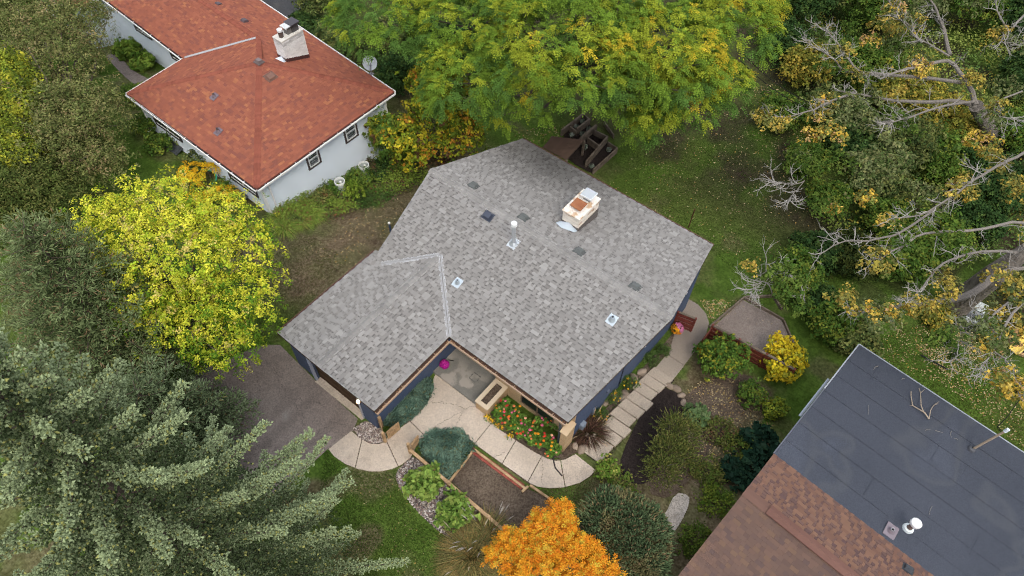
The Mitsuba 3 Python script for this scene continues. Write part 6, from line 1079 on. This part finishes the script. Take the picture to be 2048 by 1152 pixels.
for x, y, r, h, lab in ((1300, 722, .45, .5, 'feathery green plant by the upper path beside the navy wall'), (1325, 705, .35, .4, 'small green plant nearest the side window'), (1258, 772, .5, .5, 'green plant with orange flowers between wall and steps'), (1225, 800, .45, .45, 'green plant with yellow flowers in the middle of the wall strip'), (1200, 838, .42, .45, 'green flowering plant just above the purple grass')):
    k = bush('border_plant', lab, 'plant', G(x, y), r, h, [((.06, .11, .03), 1), ((.10, .16, .045), 1)], rg, n=90, per=7, size=.09, cr=.13, ratio=.35)
    if 'flower' in lab: p = GZ(G(x, y)); n = 12; v, f, c = leaves(p+[0, 0, h*.85]+rg.normal(0, r*.4, (n, 3))*[1, 1, .25], np.tile([0, 0, 1.], (n, 1)), .10, pick([(.75, .36, .03), (.72, .45, .04)], [1, 1], n, rg), rg, up=.9, ratio=.9, spread=.3); emit(k+'__bloom', v, f, c); stuff(k+'__bloom')
# --- plants round the white house
rg = np.random.default_rng(70)
for x, y, r, h, pl, lf, lab in ((708, 398, .62, .95, [((.15, .24, .03), 1), ((.24, .32, .045), 1), ((.08, .14, .02), .6)], .11, 'bright green rounded shrub before the white tree guard'), (648, 405, .6, .7, [((.14, .18, .05), 1), ((.22, .22, .07), .8), ((.16, .07, .04), .3)], .1, 'pale green and pinkish shrub left of the white tree guard'), (680, 345, .9, .75, MG, .12, 'green shrub under the white siding behind the tree guards'), (640, 375, .7, .6, MG, .11, 'small green shrub below the white siding'), (760, 350, .85, .7, DK, .12, 'dark green ground plants right of the second tree guard'), (745, 310, .8, .8, MG, .13, 'green shrub between the tree guards and the yellow vine'), (705, 325, .5, .8, [((.13, .13, .05), 1), ((.10, .07, .05), 1)], .1, 'purplish green shrub beside the second tree guard'), (590, 445, .4, .4, OV, .1, 'dull low plant in front of the arching day lilies'), (300, 265, .9, .9, MG, .13, 'green shrub at the left end of the white house'), (325, 300, .8, .7, MG, .13, 'leafy green shrub by the white downspout'), (270, 205, .8, .8, MG, .12, 'green shrub beyond the red roof corner'), (400, 340, .8, .9, OV, .12, 'green shrub behind the yellow sumac'), (450, 400, .8, .8, MG, .12, 'green shrub between the sumac and the yellow maple'), (260, 110, .9, .6, [((.10, .18, .03), 1), ((.17, .25, .04), 1)], .26, 'large leaved light green plant by the wing wall'), (290, 135, .8, .5, [((.10, .18, .03), 1), ((.20, .28, .05), 1)], .26, 'large leaved plant nearest the inner corner of the white house'), (235, 75, .8, .7, MG, .15, 'green plant along the wing wall near the olive tree'), (190, 140, .7, .6, OV, .12, 'dull green plant left of the dark garden path'), (280, 190, .6, .5, MG, .12, 'green plant below the dark garden path')):
    at_ = np.array(G(x, y)); at_[0] = max(at_[0], -8.15+r) if at_[1] > 1 and x > 560 else at_[0]; h = h*1.25
    bush('garden_shrub', lab, 'shrub', at_, r, h, pl, rg, n=int(150*r*r+50), per=8, size=lf, cr=.17, ratio=.6, up=.5, group='plants round the white house')
for i, (x, y) in enumerate(((560, 440), (585, 430), (610, 420), (570, 460), (600, 445), (625, 435))): grass_tuft('day_lily', ('outermost', 'second', 'rear', 'front', 'middle', 'right hand')[i]+' arching day lily clump at the foot of the white corner', 'plant', G(x, y), .6, .85, 420, [((.19, .29, .05), 1), ((.28, .36, .08), 1), ((.36, .30, .11), .4)], rg, w=.018, spread=1.0, bend=1.0, group='day lilies')
k = thing('sumac', 'yellow sumac with long feathered leaves against the white house', 'shrub'); sp = np.array([G(x, y, .9) for x, y in ((375, 330), (395, 345), (410, 335), (385, 365), (400, 390), (430, 385), (448, 375), (415, 400), (380, 395), (460, 390), (430, 330), (370, 350))]); P = np.repeat(sp, 8, 0); n = len(P); a = rg.uniform(0, 6.283, n); D = np.stack([np.cos(a), np.sin(a), .35+0*a], 1); C = pick([(.66, .42, .02), (.70, .50, .035), (.60, .33, .02)], [1, 1, .6], n, rg); v, f, c = fronds(P, D, .55, .45, 17, .17, C, rg, w=.3); emit(k+'__foliage', v, f, c, 'leafy'); mb = MB()
for q in sp: b = GZ(q); mb.tube([b, (b+q)/2+rg.normal(0, .05, 3), q], [.03, .022, .012], (.17, .12, .09), 5)
mb.out(k+'__stem')
BP = Polygon([(-8.2, 1.3), (-7.0, 1.0), (-5.9, 3.2), (-5.3, 6.0), (-5.0, 9.4), (-8.2, 9.6)]); pts = rg.uniform((-8.2, 1), (-5, 9.6), (900, 2)); GUA = [np.array(G(*q)[:2]) for q in ((686, 390), (733, 357), (716, 300))]; pts = np.array([p for p in pts if BP.contains(Point(p)) and min(np.linalg.norm(p-g) for g in GUA) > .5 and min(np.linalg.norm(p-g-[.25, -.3]) for g in GUA) > .55]); nv = meshkit.fbm(np.column_stack([pts*.8, pts[:, :1]*0]), 3, 21); P = np.column_stack([pts, tz(pts[:, 0], pts[:, 1])+.08+np.clip(nv-.3, 0, 1)*1.0]); per = 12; Q = np.repeat(P, per, 0)+rg.normal(0, 1, (len(P)*per, 3))*[.17, .17, .12]; C = np.where(nv[:, None] > .55, (.20, .28, .05), np.where(nv[:, None] > .40, (.11, .19, .04), (.06, .11, .03)))*rg.uniform(.7, 1.3, (len(P), 1)); sw = rg.random(len(P)) < .10; C[sw] = (.20, .09, .05); v, f, c = leaves(Q, np.tile([0, 0, 1.], (len(Q), 1)), .12, np.repeat(C, per, 0)*rg.uniform(.8, 1.2, (len(Q), 1)), rg, up=.5, ratio=.6); emit(struct('bed_plants', 'stuff', 'low mixed plants along the white siding'), v, f, c, 'leafy')
# --- fallen leaves on lawns and roofs
rg = np.random.default_rng(71); LV, LC = [], []
def litter(s, n, lift=.02, size=.075, cl=((.46, .36, .19), (.55, .45, .26), (.30, .20, .11), (.50, .33, .10))):
    P0 = poly(GP(s)); x0, y0, x1, y1 = P0.bounds; pp = prep(P0); pts = rg.uniform((x0, y0), (x1, y1), (n*3, 2)); nv = meshkit.fbm(np.column_stack([pts*.7, pts[:, :1]*0]), 3, 12); keep = np.array([pp.contains(Point(p)) for p in pts]) & (nv+rg.normal(0, .12, len(pts)) > .44); pts = pts[keep][:n]; P = np.column_stack([pts, tz(pts[:, 0], pts[:, 1])+lift]); LV.append((P, pick(cl, [2, 2, 2, 1], len(P), rg), size))
litter("1200,360 1300,270 1500,180 1620,340 1640,520 1500,600 1400,480", 900); litter("1485,600 1562,640 1590,700 1560,730 1420,660", 160); litter("1480,180 1560,160 1660,330 1560,360", 700); litter("1400,600 1490,600 1440,660 1420,640", 420); litter("1640,680 1790,660 1990,660 2048,760 2048,900 1900,780 1720,700", 1500); litter("1780,650 1900,640 1990,690 1900,760", 900); litter("1350,790 1440,740 1540,790 1560,840 1440,950 1330,960", 900); litter("600,500 760,400 860,340 780,470 700,540", 260); litter("950,270 1140,250 1100,290 960,300", 320); litter("640,940 700,960 800,960 900,1080 1000,1152 800,1152", 120, size=.05); litter("905,965 950,905 1060,980 1180,1060 1100,1110", 130, size=.05); litter("700,200 950,300 900,340 700,240", 300); litter("480,420 560,480 560,620 500,560", 90, size=.06)
P = np.vstack([a for a, _, _ in LV]); C = np.vstack([b for _, b, _ in LV]); S = np.concatenate([np.full(len(a), s) for a, _, s in LV])[:, None]; v, f, c = leaves(P, np.tile([0, 0, 1.], (len(P), 1)), S, C, rg, up=.85, ratio=.7, spread=.35); emit(struct('fallen_leaves', 'stuff', 'tan and yellow leaves scattered over lawns and beds'), v, f, c)
# grass standing up at the edges of walks and beds
def turf_blades(s, n, h, cl):
    P0 = poly(GP(s)); x0, y0, x1, y1 = P0.bounds; pp = prep(P0); pts = rg.uniform((x0, y0), (x1, y1), (n*2, 2)); pts = np.array([p for p in pts if pp.contains(Point(p))])[:n]; P = np.column_stack([pts, tz(pts[:, 0], pts[:, 1])]); m = len(P); D = rg.normal(0, .5, (m, 3))*[1, 1, 0]+[0, 0, 1.]; return blades(P, D, h*rg.uniform(.5, 1.3, (m, 1)), .012, .7*rg.uniform(.3, 1, (m, 1)), pick(cl, [1]*len(cl), m, rg), rg)
mb = MB()
GC = [(.050, .10, .016), (.075, .125, .022), (.10, .13, .035), (.035, .075, .012)]
mb.add(*turf_blades("650,900 700,940 760,948 800,938 792,970 810,1005 850,1050 930,1105 1000,1152 700,1152 640,980", 16000, .07, GC)); mb.add(*turf_blades("1060,985 1190,945 1250,990 1160,1010 1110,1000", 5000, .06, [(.17, .14, .075), (.20, .17, .09), (.10, .11, .035)]))
mb.add(*turf_blades("1230,290 1400,280 1500,200 1600,420 1480,560 1400,480 1210,350", 16000, .07, GC)); mb.add(*turf_blades("1720,690 1850,640 2048,760 2048,905", 12000, .07, [(.075, .10, .02), (.11, .12, .035), (.05, .075, .015)]))
mb.add(*turf_blades("500,480 560,480 620,470 700,520 560,680 520,700", 8000, .06, [(.075, .10, .025), (.11, .10, .05), (.05, .075, .015)]))
mb.out(struct('grass_blades', 'stuff', 'short grass standing on the lawns'), 'leafy')
